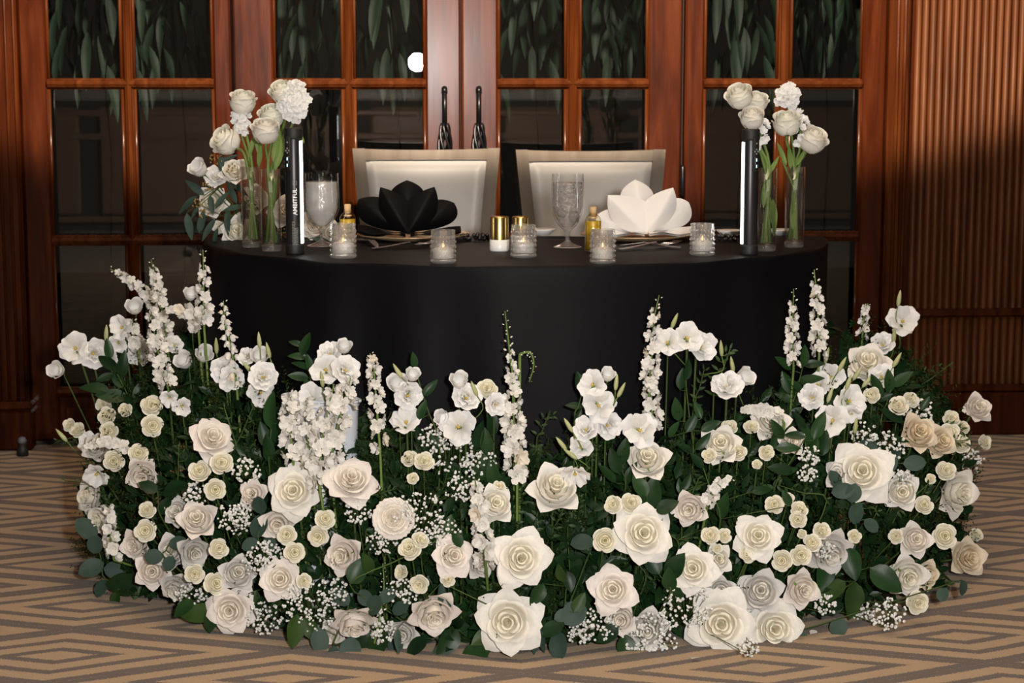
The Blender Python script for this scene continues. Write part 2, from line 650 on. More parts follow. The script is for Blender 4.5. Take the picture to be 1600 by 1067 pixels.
def reeded_wall(name, x0, x1, first_px=None):
    r = struct(name, MB().box((x0, YW - .01, 0), (x1, YW + .06, 3.1)).mesh(name, M_WOOD, False))
    pitch = .0241
    zr0, zr1, zb = wz(605, 1500), wz(487, 1500), wz(603, 1500)

    def reed_mesh(za, zc):
        mb = MB()
        n = 7
        rr = pitch * .40
        v = []
        for z in (za, zc):
            for i in range(n):
                a = pi * i / (n - 1)
                v.append((rr * cos(a), -rr * 1.05 * sin(a), z))
        return mb.add(v, [(i, i + 1, n + i + 1, n + i) for i in range(n - 1)] + [tuple(range(n, 2 * n))]).mesh('reed', M_REED)
    up, low = reed_mesh(zr1 + .012, 3.05), reed_mesh(zr0 + .012, zr1 - .012)
    k = 0
    x = x0 + .03
    while x < x1 - .01:
        for me in (up, low):
            new('reed', me, r, loc=(x, YW - .012, 0))
        x += pitch
    new('rail', MB().box((x0, YW - .035, zr1 - .014), (x1, YW - .005, zr1 + .014), .006).mesh('rail', M_WOOD, False), r)
    new('rail', MB().box((x0, YW - .035, zr0 - .012), (x1, YW - .005, zr0 + .014), .006).mesh('rail', M_WOOD, False), r)
    new('plinth', MB().box((x0, YW - .045, 0), (x1, YW - .005, zr0 - .012), .006).mesh('plinth', M_WOOD, False), r)
    return r


reeded_wall('wall_right', wx(1413), wx(1413) + 1.55)
xl = wx(-40)
reeded_wall('wall_left', xl - 1.2, xl)
# fluted pilaster left of the doors
pil = struct('trim_6', MB().box((xl, YW - .05, 0), (wx(37), YW + .06, TOPZ + .2), .006).mesh('pilaster', M_WOOD, False))
for px in (-22, -8, 6, 20, 33):
    new('pilaster_reed', MB().tube([(wx(px), YW - .05, wz(620)), (wx(px), YW - .05, TOPZ)], .005, 8).mesh('pilaster_reed', M_WOODT), pil)
new('pilaster_base', MB().box((xl - .01, YW - .085, 0), (wx(58, 650), YW - .02, wz(625)), .008).mesh('pilaster_base', M_WOOD, False), pil)
new('pilaster_base_cap', MB().box((xl - .015, YW - .092, wz(625)), (wx(60, 650), YW - .02, wz(612)), .008).mesh('pilaster_base_cap', M_WOODT, False), pil)

# room behind the camera, seen only as reflections in the panes
M_BACKW = mat('wainscot_wood', (.40, .24, .15), .45)
bk = struct('wall_back', MB().box((-5, -7.6, 0), (5, -7.4, 3.1)).mesh('wall_back', mat('back_wall_paint', (.10, .075, .055), .8), False))
for i in range(9):
    x = -4.6 + i * 1.05
    new('wainscot_panel', MB().box((x, -7.4, .12), (x + .9, -7.36, .95), .02).mesh('wainscot_panel', M_BACKW, False), bk)
for z in (.06, .70, .88):
    new('wainscot_rail', MB().box((-5, -7.4, z), (5, -7.345, z + .05), .012).mesh('wainscot_rail', M_BACKW, False), bk)
new('chair_rail', MB().box((-5, -7.4, 1.0), (5, -7.33, 1.09), .02).mesh('chair_rail', mat('rail_paint', (.55, .48, .42), .5), False), bk)

# little door stop on the carpet
ds = atz(44, 703, 0)
ds.y = min(ds.y, YW - .16)
dst = thing('door_stop', 'black door stop with grey rubber ball on the carpet beside the fluted post', 'door stop', (ds.x, ds.y, 0))
new('base', MB().lathe([(.018, 0), (.018, .022), (.013, .028), (.012, .04)], 16).mesh('base', M_BLACK2), dst)
new('rubber_ball', MB().lathe([(.002, .036), (.010, .038), (.0145, .047), (.010, .057), (.002, .060)], 14).mesh('rubber_ball', M_GREYBALL), dst)

# ================================================================== GARDEN behind the glass


def leaf_mb(L, W, fold=.25, droop=.15, seg=5, tip=1.0, wavy=0.0):
    """leaf along +Y, face to +Z"""
    mb = MB()

    def fn(u, v):
        s = u * 2 - 1
        wv = max(0.0, sin(pi * v ** (.80 if tip >= 1 else 1.0))) ** (.8 if tip >= 1 else .55)
        return (s * W / 2 * wv, L * v, fold * W / 2 * abs(s) * wv - droop * L * v * v + wavy * W * sin(9 * v + 2 * s) * abs(s) * wv)
    return mb.grid(fn, 4, seg)


def basis(nrm, spin=0.0):
    q = Vector(nrm).normalized().to_track_quat('Z', 'Y')
    return (q @ Quaternion((0, 0, 1), spin)).to_matrix().to_4x4()


def frame(pos, ydir, zdir):
    y = Vector(ydir).normalized()
    z = Vector(zdir)
    z = (z - y * z.dot(y))
    if z.length < 1e-5:
        z = y.orthogonal()
    z.normalize()
    x = y.cross(z)
    M = Matrix((x, y, z)).transposed().to_4x4()
    M.translation = pos
    return M


GL = [leaf_mb(.20, .034, .3, .25, 6, wavy=.08).mesh('garden_leaf', M_GARDEN), leaf_mb(.16, .028, .3, .4, 6, wavy=.08).mesh('garden_leaf', M_GARDEN)]
rg = random.Random(3)
gplaces = ['behind the upper panes of the leftmost door', 'behind the second pane of the leftmost door', 'behind the upper panes left of the iron handles',
           'behind the pane beside the left handle', 'behind the upper pane right of the iron handles', 'behind the upper pane above the right chair',
           'behind the upper pane over the right light tube', 'behind the rightmost upper pane', 'outside beyond the fluted post', 'outside beyond the reeded wall']
for gi, px in enumerate((150, 270, 470, 610, 830, 955, 1150, 1290, 10, 1420)):
    P = at(px, -60, YW + .55 + .25 * (gi % 3))
    g = thing('garden_plant', 'dark drooping leafy plant ' + gplaces[gi], 'plant', (P.x, P.y, 0), 'dark plants outside the doors')
    top = P.z + .25
    new('stem', MB().tube([(0, 0, -.02), (.03, .02, top * .5), (-.02, 0, top)], .004, 6, .003).mesh('stem', M_BARK), g)
    for k in range(100):
        a = rg.uniform(0, 2 * pi)
        z = top - rg.uniform(-.1, .60)
        dirv = Vector((cos(a) * .5, sin(a) * .5 - .1, -1.0))
        rr = rg.uniform(.02, .38)
        new('leaf', GL[k % 2], g, frame(Vector((cos(a) * rr, sin(a) * rr * .7, z)), dirv, (cos(a), sin(a) - .6, .35)))

# ================================================================== TABLE
TROT = radians(-2.0)
TZ = .765
TR = .757
tb = thing('half_round_table', 'half round folding table hidden under the floor length black cloth', 'table', (0, 0, 0), rotz=TROT)
n = 28
pts = [(cos(pi + pi * i / n) * (TR - .02), sin(pi + pi * i / n) * (TR - .02)) for i in range(n + 1)]
mb = MB()
mb.add([(x, y, z) for z in (TZ - .03, TZ - .006) for (x, y) in pts],
       [tuple(range(n, -1, -1)), tuple(range(n + 1, 2 * n + 2))] + [(i, (i + 1) % (n + 1), n + 1 + (i + 1) % (n + 1), n + 1 + i) for i in range(n + 1)])
new('tabletop', mb.mesh('tabletop', M_WOOD, False), tb)
for (x, y) in ((-.55, -.1), (.55, -.1), (-.3, -.5), (.3, -.5)):
    new('leg', MB().tube([(x, y, 0), (x, y, TZ - .03)], .014, 8).mesh('leg', M_STEEL), tb)


def cloth():
    rc = random.Random(11)
    K = 220
    out = []
    fold = [(rc.uniform(0, 1), rc.uniform(.3, 1.0)) for _ in range(14)]
    L_arc = pi * TR
    L = L_arc + 2 * TR

    def outline(s):
        d = s * L
        if d < L_arc:
            a = pi + d / TR
            return Vector((cos(a) * TR, sin(a) * TR, 0)), Vector((cos(a), sin(a), 0))
        t = (d - L_arc) / (2 * TR)
        return Vector((TR - 2 * TR * t, 0, 0)), Vector((0, 1, 0))
    mb = MB()
    levels = [(0, -.012), (0.0, -.004), (-.004, 0), (-.012, .0035), (-.05, .006), (-.12, .010), (-.22, .016), (-.34, .024), (-.48, .032), (-.62, .04), (-TZ + .004, .046)]
    ring = []
    for li, (dz, off) in enumerate(levels):
        for k in range(K):
            s = k / K
            p, nr = outline(s)
            drop = -dz / TZ
            amp = .052 * drop ** .5
            wv = 0
            for (c, h) in fold:
                dd = ((s - c + .5) % 1 - .5) / .022
                wv += h * math.exp(-dd * dd)
            wv = min(wv, 1.1)
            wv -= .30 + .22 * sin(2 * pi * s * 19 + 1.3) * (.5 + .5 * sin(2 * pi * s * 5))
            q = p + nr * (off * .5 + amp * wv)
            ring.append((q.x, q.y, TZ + dz + (.0012 * sin(s * 90) if li < 2 else 0)))
    f = []
    nl = len(levels)
    for l in range(nl - 1):
        for k in range(K):
            j = (k + 1) % K
            f.append((l * K + k, (l + 1) * K + k, (l + 1) * K + j, l * K + j))
    f.append(tuple(range(K)))
    mb.add(ring, f)
    return mb


cl = new('tablecloth', cloth().mesh('tablecloth', M_CLOTH))
cl.rotation_euler = (0, 0, TROT)
tag(cl, 'plain black floor length tablecloth draped over the half round table', 'tablecloth')

# ================================================================== CHAIRS


def chair(xl_, xr_, ytop, label):
    """back seen over the table; xl_, xr_ are the outer top corners in pixels"""
    Y = .92
    A, B = at(xl_, ytop, Y), at(xr_, ytop, Y)
    wd = B.x - A.x
    cx = (A.x + B.x) / 2
    zt = (A.z + B.z) / 2
    r = thing('dining_chair', label, 'chair', (cx, Y, 0), 'chairs behind the table')
    zs = .47
    # back: trapezoid frame (wider at the top), slightly concave towards the table
    hw = wd / 2
    lo = hw * .80

    def back(u, z):          # u in -1..1
        t = (z - zs) / (zt - zs)
        x = u * (lo + (hw - lo) * t)
        y = .055 * t - .030 * (1 - u * u) * -1 * t
        return x, y
    fw = .036
    zi0, zi1 = zs + .10, zt - .034

    def side(sg):
        mb = MB()
        v = []
        m = 8
        for k in range(m + 1):
            z = zs - .08 + (zt - zs + .08) * k / m
            xo, y = back(sg, z)
            xi = xo - sg * fw
            for (x, yy) in ((xo, y), (xi, y + .004), (xi, y + .036), (xo, y + .034)):
                v.append((x, yy, z))
        f = [(k * 4 + i, k * 4 + (i + 1) % 4, k * 4 + 4 + (i + 1) % 4, k * 4 + 4 + i) for k in range(m) for i in range(4)] + [(3, 2, 1, 0), tuple(range(m * 4, m * 4 + 4))]
        return mb.add(v, f)
    new('back_post', side(-1).mesh('back_post', M_CHFRAME, False), r)
    new('back_post', side(1).mesh('back_post', M_CHFRAME, False), r)

    def railm(za, zb_):
        mb = MB()
        v = []
        m = 16
        for k in range(m + 1):
            u = -1 + 2 * k / m
            dip = -.006 * (1 - u * u) if zb_ >= zt - .001 else 0
            for (z, o) in ((za, 0), (zb_ + dip, 0), (zb_ + dip, .034), (za, .034)):
                x, y = back(u * .999, z)
                v.append((x, y + o - .001, z))
        f = [(k * 4 + i, k * 4 + 4 + i, k * 4 + 4 + (i + 1) % 4, k * 4 + (i + 1) % 4) for k in range(m) for i in range(4)] + [(0, 1, 2, 3), tuple(range(m * 4 + 3, m * 4 - 1, -1))]
        return mb.add(v, f)
    new('top_rail', railm(zi1, zt).mesh('top_rail', M_CHFRAME, False), r)
    new('lower_rail', railm(zi0 - .04, zi0).mesh('lower_rail', M_CHFRAME, False), r)

    def padf(u, v):
        uu = u * 2 - 1
        z = zi0 + (zi1 - zi0) * v
        xo, y = back(1, z)
        x = uu * (xo - fw)
        _, y = back(uu * .9, z)
        e = min(1, (1 - abs(uu)) * 9) ** .5 * min(1, min(v, 1 - v) * 14 + .001) ** .5
        return (x, y + .012 - .022 * e, z)
    pd = MB().grid(padf, 28, 20)
    new('back_cushion', pd.mesh('back_cushion', M_LEATHER), r)
    new('seat', MB().box((-.21, -.40, .41), (.21, -.01, .47), .02).mesh('seat', M_LEATHER), r)
    new('seat_frame', MB().box((-.215, -.405, .36), (.215, .03, .41), .006).mesh('seat_frame', M_CHFRAME, False), r)
    for (x, y) in ((-.19, -.38), (.19, -.38), (-.18, .01), (.18, .01)):
        new('leg', MB().box((x - .02, y - .02, 0), (x + .02, y + .02, .36), .004).mesh('leg', M_CHFRAME, False), r)
    return r


chair(550, 783, 233, 'beige framed chair with white padded back behind the black napkin')
chair(808, 1045, 235, 'beige framed chair with white padded back behind the white napkin')

# ================================================================== TABLEWARE


def on_table(px, py):
    """point of the table top seen at a pixel"""
    return atz(px, py, TZ + .001)


def scale_at(P):
    return depth(P) / FPX      # metres per pixel


def tube_light(px, pyb, pyt, wpx, strip_side, label):
    P = on_table(px, pyb)
    s = scale_at(P)
    H = (pyb - pyt) * s * 1.005
    R = wpx * s / 2
    r = thing('tube_light', label, 'light tube', P)
    r.rotation_euler = (0, 0, 0)

    def prism(ra, z0, z1, nn=20):
        return MB().lathe([(ra * .96, z0), (ra, z0 + .003), (ra, z1 - .003), (ra * .96, z1)], nn)
    body = prism(R * .93, .018, H - .018)
    new('body', body.mesh('body', M_BLACK), r)
    new('end_cap', prism(R, 0, .022).mesh('end_cap', M_BLACK2), r)
    new('end_cap', prism(R, H - .024, H).mesh('end_cap', M_BLACK2), r)
    # outward direction towards the camera, and sideways
    fw = Vector((CAM.x - P.x, CAM.y - P.y, 0)).normalized()
    sd = Vector((-fw.y, fw.x, 0))       # towards the viewer's right
    if sd.dot(RGT) < 0:
        sd = -sd
    # the glowing diffuser covers a slice of the tube turned to the side
    mb = MB()
    v = []
    m = 8
    for z in (.024, H - .028):
        for i in range(m + 1):
            a = radians(43 + 80 * i / m)
            d = fw * cos(a) + sd * (strip_side * sin(a))
            v.append(d * (R * .97) + Vector((0, 0, z)))
    f = [(i, i + 1, m + 2 + i, m + 1 + i) for i in range(m)]
    if strip_side < 0:
        f = [tuple(reversed(q)) for q in f]
    new('light_strip', mb.add(v, f).mesh('light_strip', M_LED), r)

    def place(a_deg, z, rad=1.0):
        a = radians(a_deg)
        d = fw * cos(a) + sd * (-strip_side * sin(a))
        xd = Vector((0, 0, 1)).cross(d)
        M = Matrix((xd, Vector((0, 0, 1)), d)).transposed().to_4x4()
        M.translation = d * (R * .94 * rad) + Vector((0, 0, z))
        return M
    # control panel: recessed plate, round buttons, small screen
    zc = H * .80
    pa = 38
    plate = MB().box((-R * .36, -H * .135, -.001), (R * .36, H * .135, .0022), .0008)
    pl = new('control_panel', plate.mesh('control_panel', M_BLACK2), r, place(pa, zc))
    bm = MB().lathe([(R * .105, .002), (R * .105, .0034)], 12).mesh('button', M_GREYTXT)
    for (bx, by) in ((0, .088), (0, .040), (0, .006), (-.2, .023), (.2, .023)):
        new('button', bm, pl, Matrix.Translation((bx * R, by * H, 0)))
    new('screen', MB().box((-R * .20, -H * .120, .002), (R * .20, -H * .02, .0030)).mesh('screen', M_BLACK), pl)
    for by in (-.042, -.092):
        new('screen_digit', MB().box((-R * .07, (by - .012) * H, .003), (R * .07, (by + .012) * H, .0034)).mesh('screen_digit', M_SCREEN), pl)
    return r, place, H, R


def lettering(root, M, txt, size, mtl, name='lettering', spin=pi / 2, off=0.0):
    c = bpy.data.curves.new('lettering', 'FONT')
    c.body = txt
    c.size = size
    c.align_x = 'LEFT'
    c.align_y = 'CENTER'
    c.extrude = .0002
    c.offset = off
    c.materials.append(mtl)
    t_ = bpy.data.objects.new('text_source', c)
    COL.objects.link(t_)
    bpy.context.view_layer.update()
    me = bpy.data.meshes.new_from_object(t_.evaluated_get(bpy.context.evaluated_depsgraph_get()))
    bpy.data.objects.remove(t_)
    return new(name, me, root, M @ Matrix.Rotation(spin, 4, 'Z') @ Matrix.Translation((0, 0, .0006)))


tl, place, TH, TRR = tube_light(461, 396.5, 202, 29, 1, 'black tube light standing upright left of the frosted goblet, strip glowing')
lettering(tl, place(-6, TH * .315), 'AMBITFUL', .0128, M_SILVER, off=.0002)
# small framed badge after the name, and the unreadable fine print as short printed dashes
bd = MB()
for (x0, x1, y0, y1) in ((-.0045, .0045, 0, .0007), (-.0045, .0045, .0083, .009), (-.0045, -.0038, 0, .009), (.0038, .0045, 0, .009), (-.002, .002, .0028, .0034), (-.002, .002, .0056, .0062)):
    bd.box((x0, y0, 0), (x1, y1, .0008))
new('badge', bd.mesh('badge', M_GREYTXT, False), tl, place(-6, TH * .552))
rp = random.Random(8)
for k in range(5):
    fp = MB()
    z = 0.0
    while z < TH * (.13 + .05 * (k > 2)):
        d = rp.uniform(.002, .006)
        fp.box((-.0007, z, 0), (.0007, z + d, .0006))
        z += d + .0012
    new('fine_print', fp.mesh('fine_print', M_GREYTXT, False), tl, place(-20 + 8 * k, TH * .075))
tube_light(1170, 397.5, 204, 28, -1, 'black tube light standing upright right of the white napkin, strip glowing')


def vase(px, pyb, pyt, wpx, label, group=None):
    P = on_table(px, pyb - 2)
    s = scale_at(P)
    H = (pyb - pyt) * s
    R = wpx * s / 2
    r = thing('cylinder_vase', label, 'vase', P, 'cylinder vases on the table')
    wall = MB().lathe([(R, .004), (R, H * .5), (R, H), (R - .0018, H), (R - .0022, .014), (.001, .013)], 36, cap=False)
    new('glass_wall', wall.mesh('glass_wall', M_VASE), r)
    new('glass_base', MB().lathe([(R * .9, 0), (R, .003), (R, .012), (R * .9, .0132)], 36).mesh('glass_base', M_BASE), r)
    hw = H * .80
    new('water', MB().lathe([(R - .0026, .0145), (R - .0026, hw), (.001, hw)], 32, cap=False).mesh('water', M_WATER), r)
    return P, H, R


VA = vase(394, 388, 263, 31, 'slim glass vase with rose stems nearest the table bouquet')
VB = vase(424.5, 394, 266, 31, 'slim glass vase with rose stems touching the light tube beside the goblet')
VC = vase(1197, 394, 265, 30, 'slim glass vase half hidden behind the light tube by the white napkin')
VD = vase(1240.5, 388, 263, 30.5, 'slim glass vase of roses at the table end past the light tubes')


def goblet(px, pyb, pyt, wpx, mwater, label):
    P = on_table(px, pyb - 5)
    s = scale_at(P)
    H = (pyb - pyt) * s
    R = wpx * s / 2
    r = thing('water_goblet', label, 'goblet', P, 'water goblets')
    ft = .82 * R
    prof = [(ft, .001), (ft, .003), (ft * .55, .008), (.006, .016), (.0055, H * .17), (.009, H * .235), (R * .62, H * .33), (R * .92, H * .47), (R * .99, H * .60), (R * .96, H * .80), (R * .93, H)]
    pr = [tuple(p) for p in spline([(a, b, 0) for a, b in prof], 60)]
    new('foot', MB().lathe([(max(.002, a), b) for a, b, c in pr if b <= H * .235], 32).mesh('foot', M_BASE), r)
    new('bowl', MB().lathe([(a, b) for a, b, c in pr if b >= H * .225], 36, cap=False).mesh('bowl', M_VASE), r)
    inner = [(max(.002, a - .0035), b + .003) for a, b, c in pr if H * .25 <= b <= H * .88]
    new('water', MB().lathe([(.001, inner[0][1])] + inner + [(.001, inner[-1][1])], 30, cap=False).mesh('water', mwater), r)
    ri = random.Random(int(px))
    icem = MB().box((-.011, -.011, -.011), (.011, .011, .011), .004).mesh('ice_cube', M_ICE if mwater is M_ICE else M_FROSTLIT)
    for k in range(7):
        z = H * (.42 + .065 * k)
        a = k * 2.3
        M = Matrix.Translation((cos(a) * R * .40, sin(a) * R * .40, z)) @ Matrix.Rotation(ri.uniform(0, 3), 4, Vector((ri.random(), ri.random(), ri.random() + .1)).normalized())
        new('ice_cube', icem, r, M)
    return r


goblet(503.5, 390, 276, 56, M_FROSTLIT, 'frosty stemmed goblet of ice water beside the glowing light tube')
goblet(886.5, 392, 277, 53, M_ICE, 'clear stemmed goblet of ice water between shakers and oil bottle')


def oil_bottle(px, pyb, pyt, wpx, label):
    P = on_table(px, pyb - 2)
    s = scale_at(P)
    H = (pyb - pyt) * s
    R = wpx * s / 2
    r = thing('oil_bottle', label, 'bottle', P, 'little oil bottles')
    hb = H * .70
    new('glass_bottle', MB().lathe([(R * .9, 0), (R, .003), (R, hb), (R * .85, hb + .006), (R * .42, hb + .014), (R * .42, H * .84), (R * .52, H * .85), (R * .52, H * .87), (R * .3, H * .87)], 28).mesh('glass_bottle', M_OILG), r)
    new('oil', MB().lathe([(R * .86, .003), (R * .93, .006), (R * .93, hb * .97), (R * .1, hb * .97)], 24).mesh('oil', M_OIL), r)
    new('cork', MB().lathe([(R * .36, H * .80), (R * .42, H * .985), (R * .36, H)], 16).mesh('cork', M_CORK), r)
    new('neck_cord', MB().lathe([(R * .45, H * .74), (R * .5, H * .755), (R * .45, H * .77)], 16, cap=False).mesh('neck_cord', M_CORK), r)


oil_bottle(544, 393, 321, 26, 'corked bottle of golden oil beside the black napkin')
oil_bottle(926.5, 394, 325, 26, 'corked bottle of golden oil beside the white napkin')


def votive(px, pyb, pyt, wpx, label):
    P = on_table(px, pyb - 3)
    s = scale_at(P)
    H = (pyb - pyt) * s
    R = wpx * s / 2
    r = thing('votive_candle', label, 'candle holder', P, 'cut glass votive candles')
    # cut glass: rows of raised facets round the wall
    mb = MB()
    nr, nc = 42, 108

    def fn(u, v):
        a = 2 * pi * u
        z = H * v
        b = .0030 * (sin(a * 11) * sin(v * 7 * pi)) ** 2 if .04 < v < .90 else 0
        return ((R - .0022 + b) * cos(a), (R - .0022 + b) * sin(a), z)
    mb.grid(fn, nc, nr)
    mb.lathe([(R - .004, H), (R - .005, .012), (.001, .010)], 28, cap=False)
    new('cut_glass_cup', mb.mesh('cut_glass_cup', M_CUT), r)
    new('glass_base', MB().lathe([(R * .92, 0), (R * .98, .004), (R * .95, .0095)], 28).mesh('glass_base', M_BASE), r)
    cn = new('candle', MB().lathe([(R * .80, .0115), (R * .82, .02), (R * .80, H * .43), (R * .64, H * .45), (.001, H * .42)], 24, cap=False).mesh('candle', M_WAX), r)
    new('wick', MB().tube([(0, 0, H * .42), (.001, 0, H * .42 + .006)], .0008, 5).mesh('wick', M_BLACK), cn)
    new('flame', MB().lathe([(.0005, H * .42 + .003), (.0017, H * .42 + .006), (.0013, H * .42 + .009), (.0003, H * .42 + .013)], 10).mesh('flame', M_FLAME), cn)


votive(536.5, 406, 352, 42, 'cut glass votive candle in front of the left oil bottle')
votive(692.5, 414, 362, 41, 'cut glass votive candle in front of the black napkin')
votive(818, 405, 354, 41, 'cut glass votive candle beside the gold capped shaker')
votive(941.5, 414, 361, 41, 'cut glass votive candle in front of the right oil bottle')
votive(1097, 402, 352, 40, 'cut glass votive candle between the white napkin and light tube')


def shaker(px, pyb, pyt, wpx, label):
    P = on_table(px, pyb - 2)
    s = scale_at(P)
    H = (pyb - pyt) * s
    R = wpx * s / 2
    r = thing('shaker', label, 'shaker', P, 'gold capped shakers')
    new('body', MB().lathe([(R * .95, 0), (R, .003), (R, H * .33), (R * .93, H * .335)], 28).mesh('body', M_WHITE), r)
    new('cap', MB().lathe([(R * .93, H * .336), (R * .93, H - .003), (R * .88, H), (.001, H)], 28, cap=False).mesh('cap', M_GOLD), r)


shaker(780.5, 394, 340, 31, 'gold capped white shaker standing in front of its twin')
shaker(813, 384, 340, 28, 'gold capped white shaker behind the middle votive candle')


def plate(px, pyc, rpx, mtl, label, name='charger_plate', cat='plate'):
    P = on_table(px, pyc)
    s = scale_at(P)
    R = rpx * s
    r = thing(name, label, cat, P)
    new('well', MB().lathe([(R * .55, 0), (R * .60, .004), (R * .001, .0045)], 40, cap=False).mesh('well', mtl), r)
    new('rim', MB().lathe([(R * .55, 0), (R * .66, .003), (R, .013), (R, .0148), (R * .66, .0052), (R * .60, .004)], 48, cap=False).mesh('rim', mtl), r)
    return P, R


PL = plate(646, 374, 88, M_CHARGER, 'gold rimmed charger plate under the black napkin')
PR = plate(995, 374, 88, M_CHARGER, 'gold rimmed charger plate under the white napkin')


def napkin(P, wpx, hpx, mtl, label, lobes, flaps):
    """lotus fold: every lobe is (part, base, tip, side point, other side point, how far back), in half widths / heights"""
    s = scale_at(P)
    W = wpx * s / 2
    Hh = hpx * s
    r = thing('napkin', label, 'napkin', P + Vector((0, -.02, .012)))
    for (nm, B, T, V, Lp, dy) in lobes:
        B, T, V, Lp = [Vector((q[0] * W, q[1] * Hh)) for q in (B, T, V, Lp)]

        def fn(u, v):
            uu = u * 2 - 1
            S = V if uu > 0 else Lp
            ctl = S * 2 - (B + T) / 2
            c = B.lerp(T, v)
            e = B * (1 - v) ** 2 + ctl * (2 * v * (1 - v)) + T * v * v
            # round the very tip a little
            q = c.lerp(e, abs(uu) ** .9)
            tipr = max(0, v - .88) / .12
            q = q + (B - T) * (.035 * tipr ** 2 * (1 - abs(uu)))
            bulge = -.020 * sin(pi * min(1, v * 1.05)) * (1 - abs(uu)) ** 1.2 + .012 * abs(uu) ** 2 * sin(pi * v)
            return (q.x, dy + bulge + .03 * v, q.y + .002)
        mb = MB().grid(fn, 14, 16)
        k = len(mb.v)
        mb.add([(x, y + .004, z) for (x, y, z) in mb.v], [tuple(reversed(q)) for q in mb.f])
        new(nm, mb.mesh(nm, mtl), r)
    for (x0, x1, h) in flaps:
        def fl(u, v):
            x = x0 + (x1 - x0) * v
            return (x * W, -.040 + .10 * u, .004 + h * Hh * (sin(pi * u) * .6 + .4) * v ** 1.5 + .004 * sin(7 * v + 4 * u))
        b_ = MB().grid(fl, 8, 10)
        b_.add([(x, y, z - .005) for (x, y, z) in b_.v], [tuple(reversed(q)) for q in b_.f])
        new('lower_layer', b_.mesh('lower_layer', mtl), r)
    return r


napkin(on_table(637, 374), 152, 80, M_NAPB, 'black cloth napkin folded into a pointed lotus on the charger',
       [('back_fold', (0, .25), (0, 1.02), (.36, .72), (-.36, .70), .035),
        ('side_fold', (-.12, .04), (-1.0, .66), (-.42, .62), (-.90, .22), .018), ('side_fold', (.12, .04), (.97, .58), (.92, .20), (.46, .58), .018),
        ('front_fold', (.03, .0), (-.55, .91), (.06, .56), (-.50, .32), -.012), ('front_fold', (-.02, .0), (.56, .91), (.56, .34), (-.05, .56), -.012)],
       [(-.05, -1.02, .16), (.05, 1.08, .12)])
napkin(on_table(1006, 373), 146, 80, M_NAPW, 'white cloth napkin folded into a pointed lotus on the charger',
       [('back_fold', (-.05, .25), (-.14, 1.02), (.26, .70), (-.46, .66), .035),
        ('side_fold', (.15, .04), (1.0, .58), (.95, .16), (.55, .60), .018), ('side_fold', (-.12, .04), (-.98, .34), (-.50, .44), (-.85, .06), .018),
        ('front_fold', (.04, .0), (-.78, .74), (.10, .56), (-.62, .18), -.012), ('front_fold', (.0, .0), (.62, .88), (.62, .34), (-.02, .56), -.012)],
       [(-.05, -1.05, .10), (.05, 1.05, .10)])


def cutlery(a, b, kind, label):
    A, B = on_table(*a), on_table(*b)
    A.z += .003
    d = (B - A)
    L = d.length
    r = thing(kind, label, kind.replace('_', ' '), A)
    M = Matrix.Rotation(atan2(d.y, d.x), 4, 'Z')
    hd = MB()

    def fn(u, v):
        wv = .0045 + .004 * (1 - v) ** 2
        return (L * .62 * v, (u - .5) * 2 * wv, .0015 + .010 * sin(v * pi * .5) * v + .001 * sin(pi * u))
    hd.grid(fn, 4, 12)
    hd.add([(x, y, z - .0018) for x, y, z in hd.v], [tuple(reversed(q)) for q in hd.f])
    new('handle', hd.mesh('handle', M_STEEL), r, M)
    if kind == 'fork':
        def hf(u, v):
            wv = .005 + .008 * sin(min(1, v * 1.4) * pi / 2)
            return (L * (.60 + .20 * v), (u - .5) * 2 * wv, .0115 - .006 * sin(v * pi * .7))
        h = MB().grid(hf, 6, 8)
        h.add([(x, y, z - .0015) for x, y, z in h.v], [tuple(reversed(q)) for q in h.f])
        new('fork_head', h.mesh('fork_head', M_STEEL), r, M)
        for k in range(4):
            y = -.0105 + .007 * k
            new('tine', MB().tube([(L * .80, y, .0065), (L * .90, y, .006), (L, y, .011)], .0018, 5, .0009).mesh('tine', M_STEEL), r, M)
    else:
        def hf(u, v):
            return (L * (.6 + .4 * v), -.006 + u * (.015 * (1 - .8 * v ** 3)), .0105 - .008 * v + .0006 * sin(pi * u))
        h = MB().grid(hf, 3, 10)
        h.add([(x, y, z - .0012) for x, y, z in h.v], [tuple(reversed(q)) for q in h.f])
        new('blade', h.mesh('blade', M_STEEL), r, M)


cutlery((580, 390.5), (676, 386), 'fork', 'steel fork lying in front of the black napkin')
cutlery((562, 376), (592, 390), 'knife', 'steel knife poking out beside the black napkin plate')
cutlery((966, 392), (1060, 385), 'fork', 'steel fork lying in front of the white napkin')
cutlery((1064, 389), (968, 387), 'knife', 'steel knife beneath the fork by the white napkin')

plate(846, 366.5, 22, M_WHITE, 'small white plate behind the middle votive candle', 'saucer')
plate(1140, 368.5, 21, M_WHITE, 'small white plate left of the dark light tube', 'saucer')
plate(1222, 367.5, 23, M_WHITE, 'small white plate behind the vases at the table end', 'saucer')
for (px, py, lb) in ((748, 376, 'string of shiny black beads between charger and shakers'), (1130, 377, 'string of shiny black beads beside the light tube')):
    P = on_table(px, py)
    r = thing('bead_string', lb, 'beads', P)
    bm = MB().lathe([(.001, 0), (.0042, .0022), (.005, .005), (.0042, .0078), (.001, .010)], 10).mesh('bead', M_BEAD)
    for k in range(26):
        a = k * 2.399
        rr = .006 + .0036 * sqrt(k) * 1.5
        new('bead', bm, r, Matrix.Translation((cos(a) * rr * 1.3, sin(a) * rr * .8, .008 * (k % 2))))
# ================================================================== FLOWERS: templates
RF = random.Random(21)


